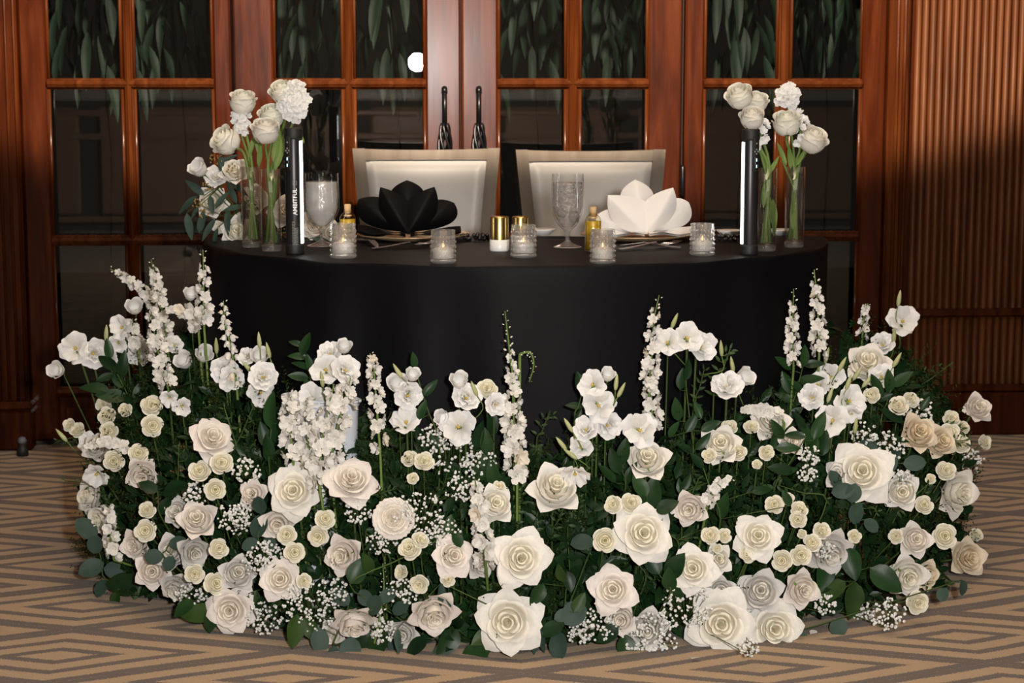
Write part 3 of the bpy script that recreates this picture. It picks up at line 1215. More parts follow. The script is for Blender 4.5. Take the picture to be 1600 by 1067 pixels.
def petal(prof, half, nu=8, nv=7, tipround=.25, tippow=2.4, curl=.12, base=.5, ruffle=0., rfreq=3., point=0., rnd=None, twist=0.):
    """petal round the Z axis, middle at angle 0; prof = [(radius, height)...] from base to rim"""
    rnd = rnd or RF
    pr = spline([(a, b, 0) for a, b in prof], 24)
    ph = rnd.uniform(0, 6)
    asym = rnd.uniform(-.12, .12)

    def fn(u, v):
        s = u * 2 - 1
        t = v * (1 - tipround * abs(s) ** tippow + asym * s * .25 * v)
        t = min(max(t, 0), 1) * 24
        k = min(int(t), 23)
        q = pr[k].lerp(pr[k + 1], t - k)
        r, z = q.x, q.y
        hw = half * (base + (1 - base) * min(1, v * 1.7)) * (1 - point * max(0, v - .55) ** 1.2)
        a = s * hw + twist * v
        e = max(0, abs(s) - .35) ** 2 * v * v
        r2 = r * (1 - curl * e * .75)
        z2 = z - curl * e * 2.2
        if ruffle:
            z2 += ruffle * v * v * sin(rfreq * s * pi + ph)
            r2 += ruffle * .6 * v * v * cos(rfreq * s * pi * 1.3 + ph)
        return (r2 * cos(a), r2 * sin(a), z2)
    return MB().grid(fn, nu, nv)


def heart(specs, name):
    mb = MB()
    for (prof, half, ang, kw) in specs:
        p = petal(prof, half, 8, 5, **kw)
        c, s = cos(ang), sin(ang)
        mb.add([(x * c - y * s, x * s + y * c, z) for x, y, z in p.v], p.f)
    return mb.mesh(name, M_PETAL)


def sepals(n, L, drop):
    mb = MB()
    mb.lathe([(.03, -.46 + drop), (.11, -.42 + drop), (.14, -.33 + drop), (.10, -.26 + drop)], 8)
    for k in range(n):
        a = 2 * pi * k / n
        lf = leaf_mb(L, .16, .3, -.25, 4)
        M = Matrix.Rotation(a, 4, 'Z') @ Matrix.Translation((.08, 0, -.30 + drop)) @ Matrix.Rotation(-pi / 2, 4, 'Z')
        mb.add([M @ Vector(v) for v in lf.v], lf.f)
    return mb.mesh('calyx', M_CALYX)


class Flower:
    """list of (part name, mesh, angle, warm 0..1)"""

    def __init__(s):
        s.parts = []
        s.back = -.4

    def ring(s, name, n, off, makers, warm, jit=.12, tilt=0.08):
        for k in range(n):
            a = off + 2 * pi * k / n + RF.uniform(-jit, jit)
            s.parts.append((name, RF.choice(makers), a, warm, RF.uniform(-tilt, tilt)))


def make_rose(kind, seed):
    RF.seed(seed)
    F = Flower()
    pt = dict(tipround=.50, tippow=1.05, curl=.20, point=.10)
    pm = dict(tipround=.30, tippow=1.4, curl=.20, point=.1)

    def spiral(zoff, k3):
        sp = []
        for k in range(2):
            sp.append(([(.015, -.2), (.05, .2), (.075, .46 + zoff), (.09, .53 + zoff)], 1.8, k * 2.6, dict(tipround=.12, curl=.0)))
        for k in range(3):
            rr = .12 + .02 * k
            sp.append(([(.03, -.2), (rr, .10), (rr + .02, .40 + zoff), (rr + .05, .515 + zoff - .012 * k), (rr + .10, .51 + zoff - .012 * k)], 1.2, k * 2.2 + .4, dict(tipround=.25, tippow=2.0, curl=.10)))
        for k in range(4):
            rr = .22 + .022 * k
            sp.append(([(.04, -.25), (rr, .02), (rr + .05, .32 + zoff), (rr + .09, .46 + zoff - .02 * k), (rr + .17, .455 + zoff - .03 * k)], k3, k * 1.7 + .9, dict(tipround=.32, tippow=1.9, curl=.24)))
        return sp
    if kind == 'open':
        F.parts.append(('heart', heart(spiral(0, .92), 'heart'), 0, 1.0, 0))
        F.ring('petal', 4, .3, [petal([(.05, -.28), (.36, -.08), (.46, .20), (.50, .36), (.57, .38)], .95, **pm).mesh('petal', M_PETAL) for _ in range(2)], .75, .2)
        F.ring('petal', 4, 1.0, [petal([(.06, -.32), (.45, -.16), (.62, .10), (.72, .24), (.84, .22)], .92, **pm).mesh('petal', M_PETAL) for _ in range(2)], .45, .2)
        F.ring('petal', 4, .2, [petal([(.08, -.36), (.5, -.24), (.78, -.02), (.98, .06), (1.24, -.03)], 1.0, **pt).mesh('petal', M_PETAL) for _ in range(2)], .15, .25, .12)
        F.ring('petal', 4, .9, [petal([(.08, -.40), (.5, -.36), (.88, -.22), (1.12, -.16), (1.42, -.30)], .98, **pt).mesh('petal', M_PETAL) for _ in range(2)], .0, .4, .2)
        F.parts.append(('calyx', sepals(5, .42, 0), 0, None, 0))
        F.back = -.44
    elif kind == 'cup':
        F.parts.append(('heart', heart(spiral(.10, .92), 'heart'), 0, 1.0, 0))
        F.ring('petal', 4, .3, [petal([(.06, -.45), (.40, -.2), (.50, .12), (.52, .40), (.60, .50)], 1.0, **pm).mesh('petal', M_PETAL) for _ in range(2)], .6, .2)
        F.ring('petal', 4, .9, [petal([(.08, -.52), (.5, -.38), (.70, -.06), (.78, .24), (.92, .30)], .95, **pm).mesh('petal', M_PETAL) for _ in range(2)], .3, .2)
        F.ring('petal', 5, .2, [petal([(.08, -.58), (.52, -.50), (.84, -.22), (1.02, -.02), (1.36, -.08)], .98, **pt).mesh('petal', M_PETAL) for _ in range(2)], .05, .3, .2)
        F.parts.append(('calyx', sepals(5, .5, -.24), 0, None, 0))
        F.back = -.68
    elif kind == 'bud':      # tall closed rose as in the vases
        sp = []
        for k in range(4):
            sp.append(([(.02, -.4), (.2, .2), (.22, .6), (.18, .74)], 1.5, k * 1.7, dict(tipround=.1, curl=.02)))
        for k in range(5):
            sp.append(([(.04, -.5), (.42, .0), (.46, .5), (.44, .70)], 1.05, k * 1.3 + .9, dict(tipround=.14, curl=.05)))
        F.parts.append(('heart', heart(sp, 'heart'), 0, .9, 0))
        F.ring('petal', 4, .3, [petal([(.08, -.85), (.55, -.6), (.74, -.05), (.68, .45), (.74, .66)], 1.05, tipround=.16, curl=.22).mesh('petal', M_PETAL) for _ in range(2)], .5, .12, .03)
        F.ring('petal', 3, 1.0, [petal([(.08, -.92), (.62, -.70), (.86, -.15), (.84, .32), (.98, .52)], 1.15, tipround=.18, curl=.30).mesh('petal', M_PETAL) for _ in range(2)], .2, .12, .03)
        F.ring('petal', 3, .0, [petal([(.08, -.96), (.66, -.78), (.95, -.25), (.98, .15), (1.12, .26)], .95, tipround=.2, curl=.30).mesh('petal', M_PETAL) for _ in range(2)], .1, .12, .03)
        F.parts.append(('calyx', sepals(5, .62, -.60), 0, None, 0))
        F.back = -1.0
    elif kind == 'spray':
        F.parts.append(('heart', heart(spiral(.06, .95), 'heart'), 0, .9, 0))
        F.ring('petal', 4, .3, [petal([(.05, -.38), (.38, -.2), (.50, .12), (.54, .36), (.62, .42)], 1.0, 7, 6, tipround=.24, curl=.20).mesh('petal', M_PETAL) for _ in range(2)], .6)
        F.ring('petal', 4, .8, [petal([(.07, -.44), (.45, -.28), (.66, .02), (.74, .24), (.84, .27)], .95, 7, 6, tipround=.26, curl=.26).mesh('petal', M_PETAL) for _ in range(2)], .35, .2)
        F.ring('petal', 5, .1, [petal([(.08, -.48), (.5, -.40), (.80, -.14), (.94, .04), (1.08, .0)], .78, 7, 6, tipround=.3, curl=.3).mesh('petal', M_PETAL) for _ in range(2)], .1, .25, .2)
        F.parts.append(('calyx', sepals(5, .75, -.16), 0, None, 0))
        F.back = -.6
    elif kind == 'ruffled':   # tightly ruffled bloom
        sp = []
        for k in range(16):
            r0 = .08 + .035 * k
            sp.append(([(.02, -.2), (r0 * .8, .05), (r0, .30), (r0 * 1.12, .42 - .012 * k)], .75, k * 2.4, dict(tipround=.1, curl=.05, ruffle=.05, rfreq=3)))
        F.parts.append(('heart', heart(sp, 'heart'), 0, .8, 0))
        for j, (n_, rr) in enumerate(((7, .78), (8, .98))):
            F.ring('petal', n_, .3 + j, [petal([(.05, -.35), (.45 * rr, -.2), (.85 * rr, .08 - .1 * j), (rr, .22 - .18 * j), (rr * 1.08, .20 - .2 * j)], .58, 10, 6, tipround=.15, curl=.12, ruffle=.06, rfreq=3.4).mesh('petal', M_PETAL) for _ in range(2)], .35)
        F.parts.append(('calyx', sepals(5, .4, 0), 0, None, 0))
        F.back = -.45
    return F


def make_lis(kind, seed):
    RF.seed(seed)
    F = Flower()
    rk = dict(tipround=.22, tippow=2.4, ruffle=.085, rfreq=1.9, curl=.22)
    if kind == 'open':
        F.ring('petal', 3, .0, [petal([(.05, -.85), (.18, -.58), (.42, -.18), (.72, .12), (.92, .20)], .84, 10, 7, **rk).mesh('petal', M_PETAL) for _ in range(3)], .25, .15, .16)
        F.ring('petal', 3, pi / 3, [petal([(.05, -.88), (.22, -.60), (.55, -.26), (.92, -.04), (1.12, -.04)], .82, 10, 7, **rk).mesh('petal', M_PETAL) for _ in range(3)], .0, .2, .2)
    elif kind == 'double':
        for j, (n_, rr, zz) in enumerate(((3, .40, .22), (4, .70, .12), (5, 1.05, -.06))):
            F.ring('petal', n_, j * .6, [petal([(.05, -.8), (.18 + .05 * j, -.5), (.60 * rr, -.12 + zz), (.88 * rr, .12 + zz), (rr * 1.05, .16 + zz)], .80, 10, 7, **rk).mesh('petal', M_PETAL) for _ in range(3)], .3 - .12 * j, .2, .22)
    else:                      # cup: half closed tulip shape
        F.ring('petal', 3, .0, [petal([(.05, -.95), (.42, -.62), (.58, -.1), (.56, .3), (.60, .48)], 1.15, 10, 7, tipround=.14, ruffle=.04, rfreq=2, curl=.10).mesh('petal', M_PETAL) for _ in range(2)], .3, .1, .05)
        F.ring('petal', 3, pi / 3, [petal([(.05, -.98), (.5, -.68), (.72, -.15), (.76, .22), (.90, .40)], 1.05, 10, 7, tipround=.16, ruffle=.05, rfreq=2, curl=.16).mesh('petal', M_PETAL) for _ in range(2)], .1, .1, .05)
    st = MB()
    st.lathe([(.03, -.6), (.07, -.35), (.085, -.22), (.03, -.14)], 8)
    for k in range(6):
        a = 2 * pi * k / 6
        st.tube([(.03 * cos(a), .03 * sin(a), -.5), (.15 * cos(a), .15 * sin(a), -.20)], .022, 4)
    if kind != 'cup':
        F.parts.append(('stamens', st.mesh('stamens', M_STAMEN), 0, None, 0))
    F.parts.append(('calyx', sepals(5, .5, -.48 if kind != 'cup' else -.62), 0, None, 0))
    F.back = -.9 if kind != 'cup' else -1.05
    return F


TEMPL = {}
for k_, n_ in (('open', 4), ('cup', 3), ('bud', 2), ('spray', 3), ('ruffled', 1)):
    TEMPL[k_] = [make_rose(k_, 100 + 7 * i) for i in range(n_)]
for k_, n_ in (('open', 3), ('double', 2), ('cup', 2)):
    TEMPL['l' + k_] = [make_lis(k_, 300 + 7 * i) for i in range(n_)]

BUD = MB().lathe([(.05, -1.0), (.18, -.85), (.27, -.45), (.25, .1), (.16, .6), (.05, .95), (.01, 1.0)], 8).mesh('bud', M_BUD)


def floret_mesh(seed, npet=5, ruffle=.09, wide=.50, dbl=True):
    RF.seed(seed)
    mb = MB()
    for j in range(2 if dbl else 1):
        for k in range(npet):
            p = petal([(.05, -.35), (.35, -.10), (.75 - .25 * j, .10 + .12 * j), (1.0 - .3 * j, .16 + .1 * j)], wide, 5, 4, tipround=.22, curl=.12, ruffle=ruffle, rfreq=2)
            a = 2 * pi * k / npet + j * .6 + RF.uniform(-.15, .15)
            c, s = cos(a), sin(a)
            tz = RF.uniform(-.1, .18)
            mb.add([(x * c - y * s, x * s + y * c, z + tz * x) for x, y, z in p.v], p.f)
    return mb.mesh('floret', M_PETAL)


FLORET = [floret_mesh(501 + i) for i in range(3)]
STOCKF = [floret_mesh(551 + i, 4, .12, .80) for i in range(3)]
BELL = MB()
for k in range(5):
    RF.seed(600 + k)
    p = petal([(.05, -.6), (.40, -.35), (.50, .1), (.72, .45)], .70, 5, 4, tipround=.25, curl=.2)
    a = 2 * pi * k / 5
    BELL.add([(x * cos(a) - y * sin(a), x * sin(a) + y * cos(a), z) for x, y, z in p.v], p.f)
BELL = BELL.mesh('floret', M_PETAL)
SBUD = MB().lathe([(.08, -.9), (.38, -.55), (.52, 0), (.36, .55), (.06, .85)], 7).mesh('bud', M_PETAL)

TINT = {'w': ((.86, .835, .79), (.87, .82, .68)), 'b': ((.85, .79, .745), (.85, .78, .675)), 'c': ((.85, .82, .71), (.85, .79, .58)),
        'g': ((.70, .68, .66), (.76, .72, .64)), 'p': ((.86, .855, .855), (.85, .85, .78)), 't': ((.80, .70, .55), (.78, .65, .45)), 'v': ((.88, .87, .80), (.88, .86, .71)), 'd': ((.80, .78, .75), (.80, .77, .68))}


def tint(code, warm):
    a, b = TINT[code]
    j = RF.uniform(-.02, .02)
    return tuple(min(.93, a[i] + (b[i] - a[i]) * warm + j) for i in range(3))


# ------------------------------------------------------------------ the mound the flowers grow on


def omax(th):
    return .165 + (.20 if th > 0 else .135) * sin(th) ** 2


def ztop(th):
    return .42 + .14 * sin(th) ** 2


def inside(P):
    if P.y > .16 or P.z < 0:
        return False
    th = atan2(P.x, -min(P.y, .0) + 1e-6)
    r = hypot(P.x, min(P.y, 0))
    o = r - .775
    zt = ztop(th)
    if P.z > zt:
        return False
    om = omax(th) * (1 - max(0, (P.z - .08) / (zt - .08)) ** 2.0) ** .5
    if P.z < .08:
        om *= .90 + .10 * P.z / .08
    return 0 < o < om or (o <= 0 and False)


def spot(px, py, push=0.0):
    d = ray(px, py)
    t = 3.2
    while t < 5.2:
        P = CAM + d * t
        if inside(P):
            return P + d * push
        # ray reaches the cloth above the mound: keep the flower a hand in front of it
        if P.y < .1 and hypot(P.x, min(P.y, 0)) < .84 and P.z > 0:
            return P + d * push
        t += .006
    # clear of everything: outer ends of the arrangement
    P = at(px, py, -.12) + d * push
    if P.z < .045:
        P = atz(px, py, .045)
    return P


def stem_base(P):
    r = max(hypot(P.x, min(P.y, 0)), .01)
    th = atan2(P.x, -min(P.y, 0) + 1e-6)
    rb = min(r - .03, .79 + .45 * omax(th))
    rb = max(rb, .80)
    k = rb / r
    y = P.y * k if P.y < 0 else P.y
    return Vector((P.x * k, y, .012))


def face_dir(P, fx, fy):
    v = (CAM - P).normalized()
    return (v + RGT * fx + Vector((0, 0, 1)) * fy).normalized()


def build_head(root, base, P, nrm, R, F, code, spin):
    M = Matrix.Translation(P - base) @ basis(nrm, spin)
    for (nm, me, a, warm, tl_) in F.parts:
        L = M @ Matrix.Rotation(a, 4, 'Z') @ Matrix.Rotation(tl_, 4, 'Y') @ Matrix.Diagonal((R, R, R, 1))
        o = new(nm, me, root, L, color=tint(code, warm) if warm is not None else None)


def stem(root, base, P, nrm, back, r=.0024, mtl=None, top=None):
    e = P + nrm * back
    mid = e.lerp(base, .5) + nrm * back * .6
    pts = spline([e - base, mid - base, Vector((0, 0, 0))], 7)
    new('stem', MB().tube(pts, r, 5).mesh('stem', mtl or M_STEMD), root)


HEADS = []    # (pixel x, pixel y, pixel radius, depth) of every bloom, so filler leaves keep clear
REG = []      # everything that needs a label worked out from its place


def flower(kind, px, py, D, fx=0., fy=.12, tpl='open', code='w', push=0., base=None, Y=None, stem_r=None, vase=False):
    P = spot(px, py, push) if Y is None else at(px, py, Y)
    R = D * .5 * scale_at(P)
    if Y is None:
        P = P - ray(px, py) * (R * .55 + .008)
    F = TEMPL[tpl][int(px * 7 + py) % len(TEMPL[tpl])]
    nrm = face_dir(P, fx, fy)
    if base is None:
        base = stem_base(P)
        if P.z < .1:
            base = Vector((base.x, base.y, .004))
    RF.seed(int(px * 31 + py * 17))
    root = new(kind, None, loc=base)
    build_head(root, base, P, nrm, R * .93, F, code, RF.uniform(0, 6.28))
    stem(root, base, P, nrm, F.back * R, stem_r or (.0026 if R > .03 else .0016), M_STEM if vase else None)
    REG.append((root, kind, px, py, D, fx, fy, tpl, code))
    HEADS.append((px, py, D * .5, depth(P)))
    return root, base, P


# large roses: x, y, diameter in px, facing sideways / up, form, tint, push
ROSES = [
    (332, 685, 64, .3, .7, 'open', 'b'), (221, 742, 50, -.1, -.5, 'cup', 'b'), (140, 776, 52, -1.1, .2, 'cup', 'w'), (156, 812, 48, -.9, -.2, 'cup', 'w'),
    (238, 892, 52, -.1, -.1, 'cup', 'b'), (308, 812, 58, -.1, .5, 'cup', 'b'), (360, 953, 70, -.2, -.15, 'open', 'b'), (438, 905, 60, -.1, .1, 'open', 'b'),
    (459, 768, 76, -.15, .15, 'open', 'w'), (371, 896, 52, .2, .2, 'cup', 'g'), (268, 862, 52, -.3, .1, 'cup', 'g'), (303, 862, 50, .3, -.4, 'cup', 'g'),
    (273, 918, 46, -.3, -.6, 'cup', 'g'), (277, 799, 42, -.4, .2, 'cup', 'g'), (211, 852, 46, -.6, -.2, 'cup', 'b'), (434, 818, 52, -.1, -.3, 'cup', 'b'),
    (549, 751, 74, .1, .75, 'open', 'b'), (537, 868, 60, -.5, -.1, 'cup', 'b'), (553, 974, 64, .0, -1.1, 'cup', 'b'), (519, 990, 40, -.4, -.6, 'cup', 'b'),
    (678, 958, 70, .1, -.7, 'cup', 'b'), (628, 990, 46, -.2, -.4, 'cup', 'g'), (708, 868, 60, .25, .1, 'open', 'b'), (813, 873, 84, .1, .05, 'open', 'w'),
    (794, 971, 94, -.05, -.1, 'open', 'w'), (958, 922, 68, -.05, .1, 'open', 'b'), (1005, 834, 86, .1, .1, 'open', 'w'), (868, 763, 76, .2, .7, 'cup', 'w'),
    (774, 788, 56, .2, .3, 'cup', 'w'), (1011, 718, 66, .1, .65, 'cup', 'w'), (1083, 889, 66, -.1, .05, 'open', 'w'), (1126, 974, 96, .05, -.1, 'open', 'w'),
    (1209, 982, 86, .2, -.1, 'open', 'w'), (1188, 924, 66, .1, .15, 'cup', 'g'), (1253, 921, 56, .45, -.2, 'cup', 'b'), (1184, 838, 66, .1, .15, 'open', 'w'),
    (1122, 874, 44, .2, .1, 'cup', 'w'), (1126, 922, 42, .1, 0, 'cup', 'g'), (1078, 795, 52, -.2, -.2, 'cup', 'b'), (1296, 862, 66, .35, -.5, 'cup', 'g'),
    (1205, 660, 54, .0, .5, 'cup', 'w'), (1126, 694, 58, .0, .4, 'cup', 'w'), (1237, 690, 40, .3, .1, 'cup', 'b'), (1356, 568, 66, .0, .7, 'cup', 'w'),
    (1347, 738, 86, .05, .2, 'open', 'w'), (1528, 637, 46, .55, .5, 'cup', 'b'), (1496, 770, 72, .9, -.1, 'cup', 'w'), (1512, 872, 58, .6, .0, 'cup', 't'),
    (1418, 900, 62, .3, -.3, 'cup', 'w'), (1430, 843, 50, .2, .1, 'cup', 'b'), (1409, 768, 54, .1, .0, 'cup', 'w'), (1435, 676, 58, .4, .4, 'cup', 't'),
    (1011, 984, 62, .0, -.2, 'cup', 'g'), (971, 968, 44, -.2, -.2, 'cup', 'b'), (395, 772, 44, -.3, .2, 'cup', 'b'), (752, 882, 44, .3, -.3, 'cup', 'g'),
    (1448, 898, 44, .5, -.1, 'cup', 't'), (150, 700, 40, -.5, .3, 'cup', 'g'), (1310, 740, 44, -.4, .2, 'cup', 'g'), (1470, 690, 50, .5, .3, 'cup', 't'),
]
for r_ in ROSES:
    x, y, D, fx, fy, tp, cd_ = r_
    flower('rose', x, y, D, fx, fy, tp, cd_, push=.03 if cd_ == 'g' else (.0 if D > 55 else .015))
flower('carnation', 615, 810, 68, 0, .1, 'ruffled', 'b')

SPRAY = [(237, 633, 34, .1, .4), (238, 665, 35, .1, .1), (162, 632, 26, -.4, .2), (167, 650, 29, -.3, .2), (170, 674, 30, -.1, .1), (121, 672, 25, -.4, .5),
         (108, 664, 21, -.5, .3), (216, 709, 31, 0, .2), (178, 720, 33, -.1, .1), (312, 736, 35, -.1, .3), (346, 724, 36, .1, .3), (336, 765, 34, .1, 0),
         (230, 797, 27, -.1, .4), (227, 829, 35, -.1, 0), (342, 857, 31, .1, .1), (304, 897, 31, .0, .0), (337, 912, 37, .2, .1), (448, 836, 31, -.1, .1),
         (460, 863, 33, .1, 0), (508, 811, 32, .1, .2), (497, 838, 33, -.1, -.2), (475, 908, 25, .2, .1), (640, 857, 36, -.2, .3), (657, 843, 28, .3, .5),
         (626, 894, 24, -.7, .1), (655, 913, 30, -.2, -.3), (640, 716, 27, -.1, .5), (663, 721, 31, .1, .4), (645, 747, 19, 0, .3), (945, 844, 39, .1, -.1),
         (958, 788, 29, -.2, .3), (986, 786, 33, .1, .3), (761, 607, 33, 0, .5), (1139, 668, 27, 0, .7), (1174, 667, 25, .1, .7), (1153, 706, 28, 0, .2),
         (1198, 707, 25, .2, .1), (1183, 725, 16, 0, .4), (1110, 836, 29, -.1, .3), (1132, 837, 23, .2, .2), (1121, 857, 16, 0, .1), (1169, 865, 29, -.2, .1),
         (1249, 796, 27, .1, .4), (1247, 812, 27, .0, .1), (1284, 829, 28, .2, .2), (1253, 834, 15, 0, .2), (1222, 876, 33, -.1, .0), (1251, 868, 33, .1, .1),
         (1269, 848, 29, .1, .2), (1210, 788, 30, .0, .2), (1404, 634, 31, .0, .5), (1362, 617, 26, -.2, .2), (1487, 654, 27, .2, .5), (1505, 667, 22, .4, .4),
         (1484, 677, 33, .1, .3), (1502, 693, 30, .3, .2), (1539, 691, 24, .8, .1), (1444, 789, 29, .1, .2), (1476, 838, 39, .1, .1), (1526, 835, 22, .4, .5),
         (1478, 735, 31, .1, .4), (1454, 748, 17, 0, .3), (1423, 625, 26, .2, .3), (1434, 942, 37, .4, -.2), (170, 850, 22, -.6, 0), (196, 640, 22, -.3, .2),
         (1400, 838, 24, -.1, .1), (1335, 838, 22, .1, .2), (1108, 712, 24, -.2, .3), (1232, 780, 20, .1, .2), (700, 905, 24, .2, .1), (780, 760, 20, .1, .5)]
for (x, y, D, fx, fy) in SPRAY:
    flower('spray_rose', x, y, D * 1.06, fx, fy, 'spray', 'c', push=-.012)

LIS = [(116, 544, 50, -.2, .1, 'lopen'), (147, 552, 46, .2, .1, 'ldouble'), (88, 578, 34, -.5, .1, 'lcup'), (188, 511, 38, -.4, .2, 'lopen'), (210, 479, 34, -.1, .5, 'lcup'),
       (183, 536, 32, -.3, -.1, 'lopen'), (217, 551, 40, .1, -.2, 'ldouble'), (287, 563, 36, -.5, .5, 'lcup'), (319, 553, 36, .2, .6, 'lcup'), (272, 538, 28, 0, .3, 'ldouble'),
       (298, 459, 28, .1, .8, 'lcup'), (350, 578, 42, -.1, .1, 'ldouble'), (361, 592, 40, .2, -.1, 'lopen'), (264, 623, 28, 0, -.3, 'lopen'), (284, 636, 30, 0, -.3, 'lopen'),
       (137, 690, 32, -.4, .3, 'lopen'), (149, 744, 40, -.3, -.6, 'lopen'), (406, 556, 36, 0, .6, 'lcup'), (411, 588, 46, .0, .2, 'ldouble'), (408, 615, 42, .1, -.3, 'lopen'),
       (385, 557, 28, -.3, .2, 'ldouble'), (538, 541, 30, .1, .9, 'lcup'), (515, 551, 38, -.2, .5, 'ldouble'), (508, 577, 46, -.2, .2, 'lopen'), (540, 577, 46, .2, .3, 'ldouble'),
       (487, 621, 46, -.1, .3, 'lopen'), (621, 599, 40, -.1, .6, 'lcup'), (645, 585, 29, .3, .7, 'lcup'), (638, 618, 44, .2, .0, 'ldouble'), (634, 656, 50, -.1, .7, 'lopen'),
       (717, 594, 36, 0, .7, 'lcup'), (729, 620, 46, .1, .3, 'ldouble'), (715, 667, 56, -.1, .0, 'lopen'), (775, 632, 36, .2, -.1, 'ldouble'), (690, 652, 30, -.3, .2, 'lcup'),
       (925, 600, 44, -.1, .2, 'lopen'), (936, 633, 54, .1, .1, 'lopen'), (951, 665, 42, .2, -.1, 'ldouble'), (950, 585, 29, .2, .8, 'lcup'), (915, 670, 40, -.1, .4, 'ldouble'),
       (907, 698, 38, 0, .2, 'lopen'), (899, 745, 44, .1, -.8, 'lopen'), (1000, 671, 56, .0, .2, 'lopen'), (1042, 534, 42, -.1, .2, 'lopen'), (1074, 527, 48, .0, .2, 'lopen'),
       (1098, 541, 46, .5, .1, 'ldouble'), (1136, 602, 50, .0, .6, 'ldouble'), (1164, 589, 38, .7, .3, 'lcup'), (1300, 656, 52, -.1, .1, 'lopen'), (1329, 626, 50, .2, .1, 'lopen'),
       (1298, 588, 44, .1, .2, 'lopen'), (1268, 620, 40, -.2, .2, 'ldouble'), (1277, 599, 40, -.2, .4, 'lopen'), (1378, 586, 40, .1, .4, 'lopen'), (1379, 537, 38, -.1, .5, 'ldouble'),
       (1411, 500, 50, .1, .3, 'lopen'), (1332, 648, 30, .2, -.4, 'lopen'), (172, 560, 26, 0, 0, 'lopen')]
LISR = []
for (x, y, D, fx, fy, tp) in LIS:
    LISR.append(flower('lisianthus', x, y, D * 1.04, fx, fy, tp, 'p', push=-.03 if y > 560 else 0) + (x, y))
BUDS = [(166, 520, .1), (338, 540, 0), (96, 680, -.8), (405, 531, -.05), (419, 547, -.2), (387, 574, -.9), (621, 579, -.6), (503, 592, -.1), (888, 664, -.6), (877, 693, -.8),
        (891, 709, -1.3), (963, 597, .1), (971, 609, .5), (1054, 501, .4), (741, 607, -.4), (1127, 544, -.1), (1144, 569, -.2), (1405, 466, .1), (1397, 524, .05), (1402, 562, .5),
        (1356, 595, .8), (1340, 583, .6), (1316, 569, .5), (1292, 555, .2), (1326, 597, .3), (1297, 617, .3), (1337, 665, .1)]
for (x, y, lean) in BUDS:
    root, base, LP, lx, ly = min(LISR, key=lambda q: (q[3] - x) ** 2 + (q[4] - y) ** 2)
    P = ray(x, y)
    P = CAM + P * (depth(LP) / P.dot(FWD)) - ray(x, y) * .01
    dirv = (RGT * lean + Vector((0, 0, 1)) - FWD * .15).normalized()
    R = 13.5 * scale_at(P)
    b = new('bud', BUD, root, Matrix.Translation(P - base) @ basis(dirv) @ Matrix.Diagonal((R, R, R, 1)))
    e = P - dirv * R
    new('bud_stem', MB().tube([p for p in spline([e - base, e - dirv * .03 - base, LP - base + Vector((0, 0, -.06)) - FWD * -.02], 6)], .0012, 5).mesh('bud_stem', M_STEM), root)

# ------------------------------------------------------------------ flower spikes


def spike(kind, pts, size, code='p', florets=None, budfrac=.22, bell=False, dens=1.0, Y=None, width=1.0):
    """pts: pixels from the tip down; size: floret diameter in px"""
    PP = [(spot(x, y, -.035) if Y is None else at(x, y, Y)) for (x, y) in pts]
    if Y is None:          # keep the spike in one plane through its lower end
        d0 = depth(PP[-1])
        PP = [CAM + ray(x, y) * d0 / ray(x, y).dot(FWD) for (x, y) in pts]
    base = stem_base(PP[-1])
    path = spline(PP, 40)
    L = sum((path[i + 1] - path[i]).length for i in range(40))
    s = scale_at(PP[0])
    R = size * s / 2
    root = new(kind, None, loc=base)
    RF.seed(int(pts[0][0] * 13 + pts[0][1]))
    low = [path[-1], path[-1].lerp(base, .5) + Vector((0, 0, .01)), base]
    new('stem', MB().tube([p - base for p in path] + [p - base for p in low[1:]], .0012, 5, .003).mesh('stem', M_STEM), root)
    cnt = int(L / (R * .62) * dens * 1.15)
    for i in range(cnt):
        t = (i + .5) / cnt
        p = path[min(40, int(t * 40))]
        tan = (path[min(40, int(t * 40) + 1)] - path[max(0, int(t * 40) - 1)]).normalized()
        a = i * 2.399 + RF.uniform(-.3, .3)
        side = (RGT * cos(a) - FWD * (sin(a) * .8 + .25))
        side = (side - tan * side.dot(tan)).normalized()
        if t < budfrac:
            k = .30 + .55 * t / budfrac
            me = SBUD
            rr = R * .40 * k
            pos = p + side * (R * .55 * k + .003)
            nrm = (side - tan * .6).normalized()
            cl_ = tint('v', .6)
        else:
            k = min(1, .55 + .9 * (t - budfrac))
            me = BELL if bell else RF.choice(FLORET if kind == 'delphinium' else STOCKF)
            rr = R * k * RF.uniform(.85, 1.1)
            pos = p + side * (R * .72 * k * width)
            nrm = (side + (tan * .5 if bell else tan * RF.uniform(-.5, .3)) - FWD * .35).normalized()
            if bell:
                nrm = (tan * .9 + side * .5).normalized()
            cl_ = tint(code, RF.uniform(0, .5))
        if RF.random() < .04:
            cl_ = (.80, .72, .60)
        new('bud' if t < budfrac else 'floret', me, root, Matrix.Translation(pos - base) @ basis(nrm, RF.uniform(0, 6)) @ Matrix.Diagonal((rr, rr, rr, 1)), color=cl_)
    REG.append((root, kind, pts[0][0], pts[0][1] * .4 + pts[-1][1] * .6, size, 0, 0, kind, code))
    return root


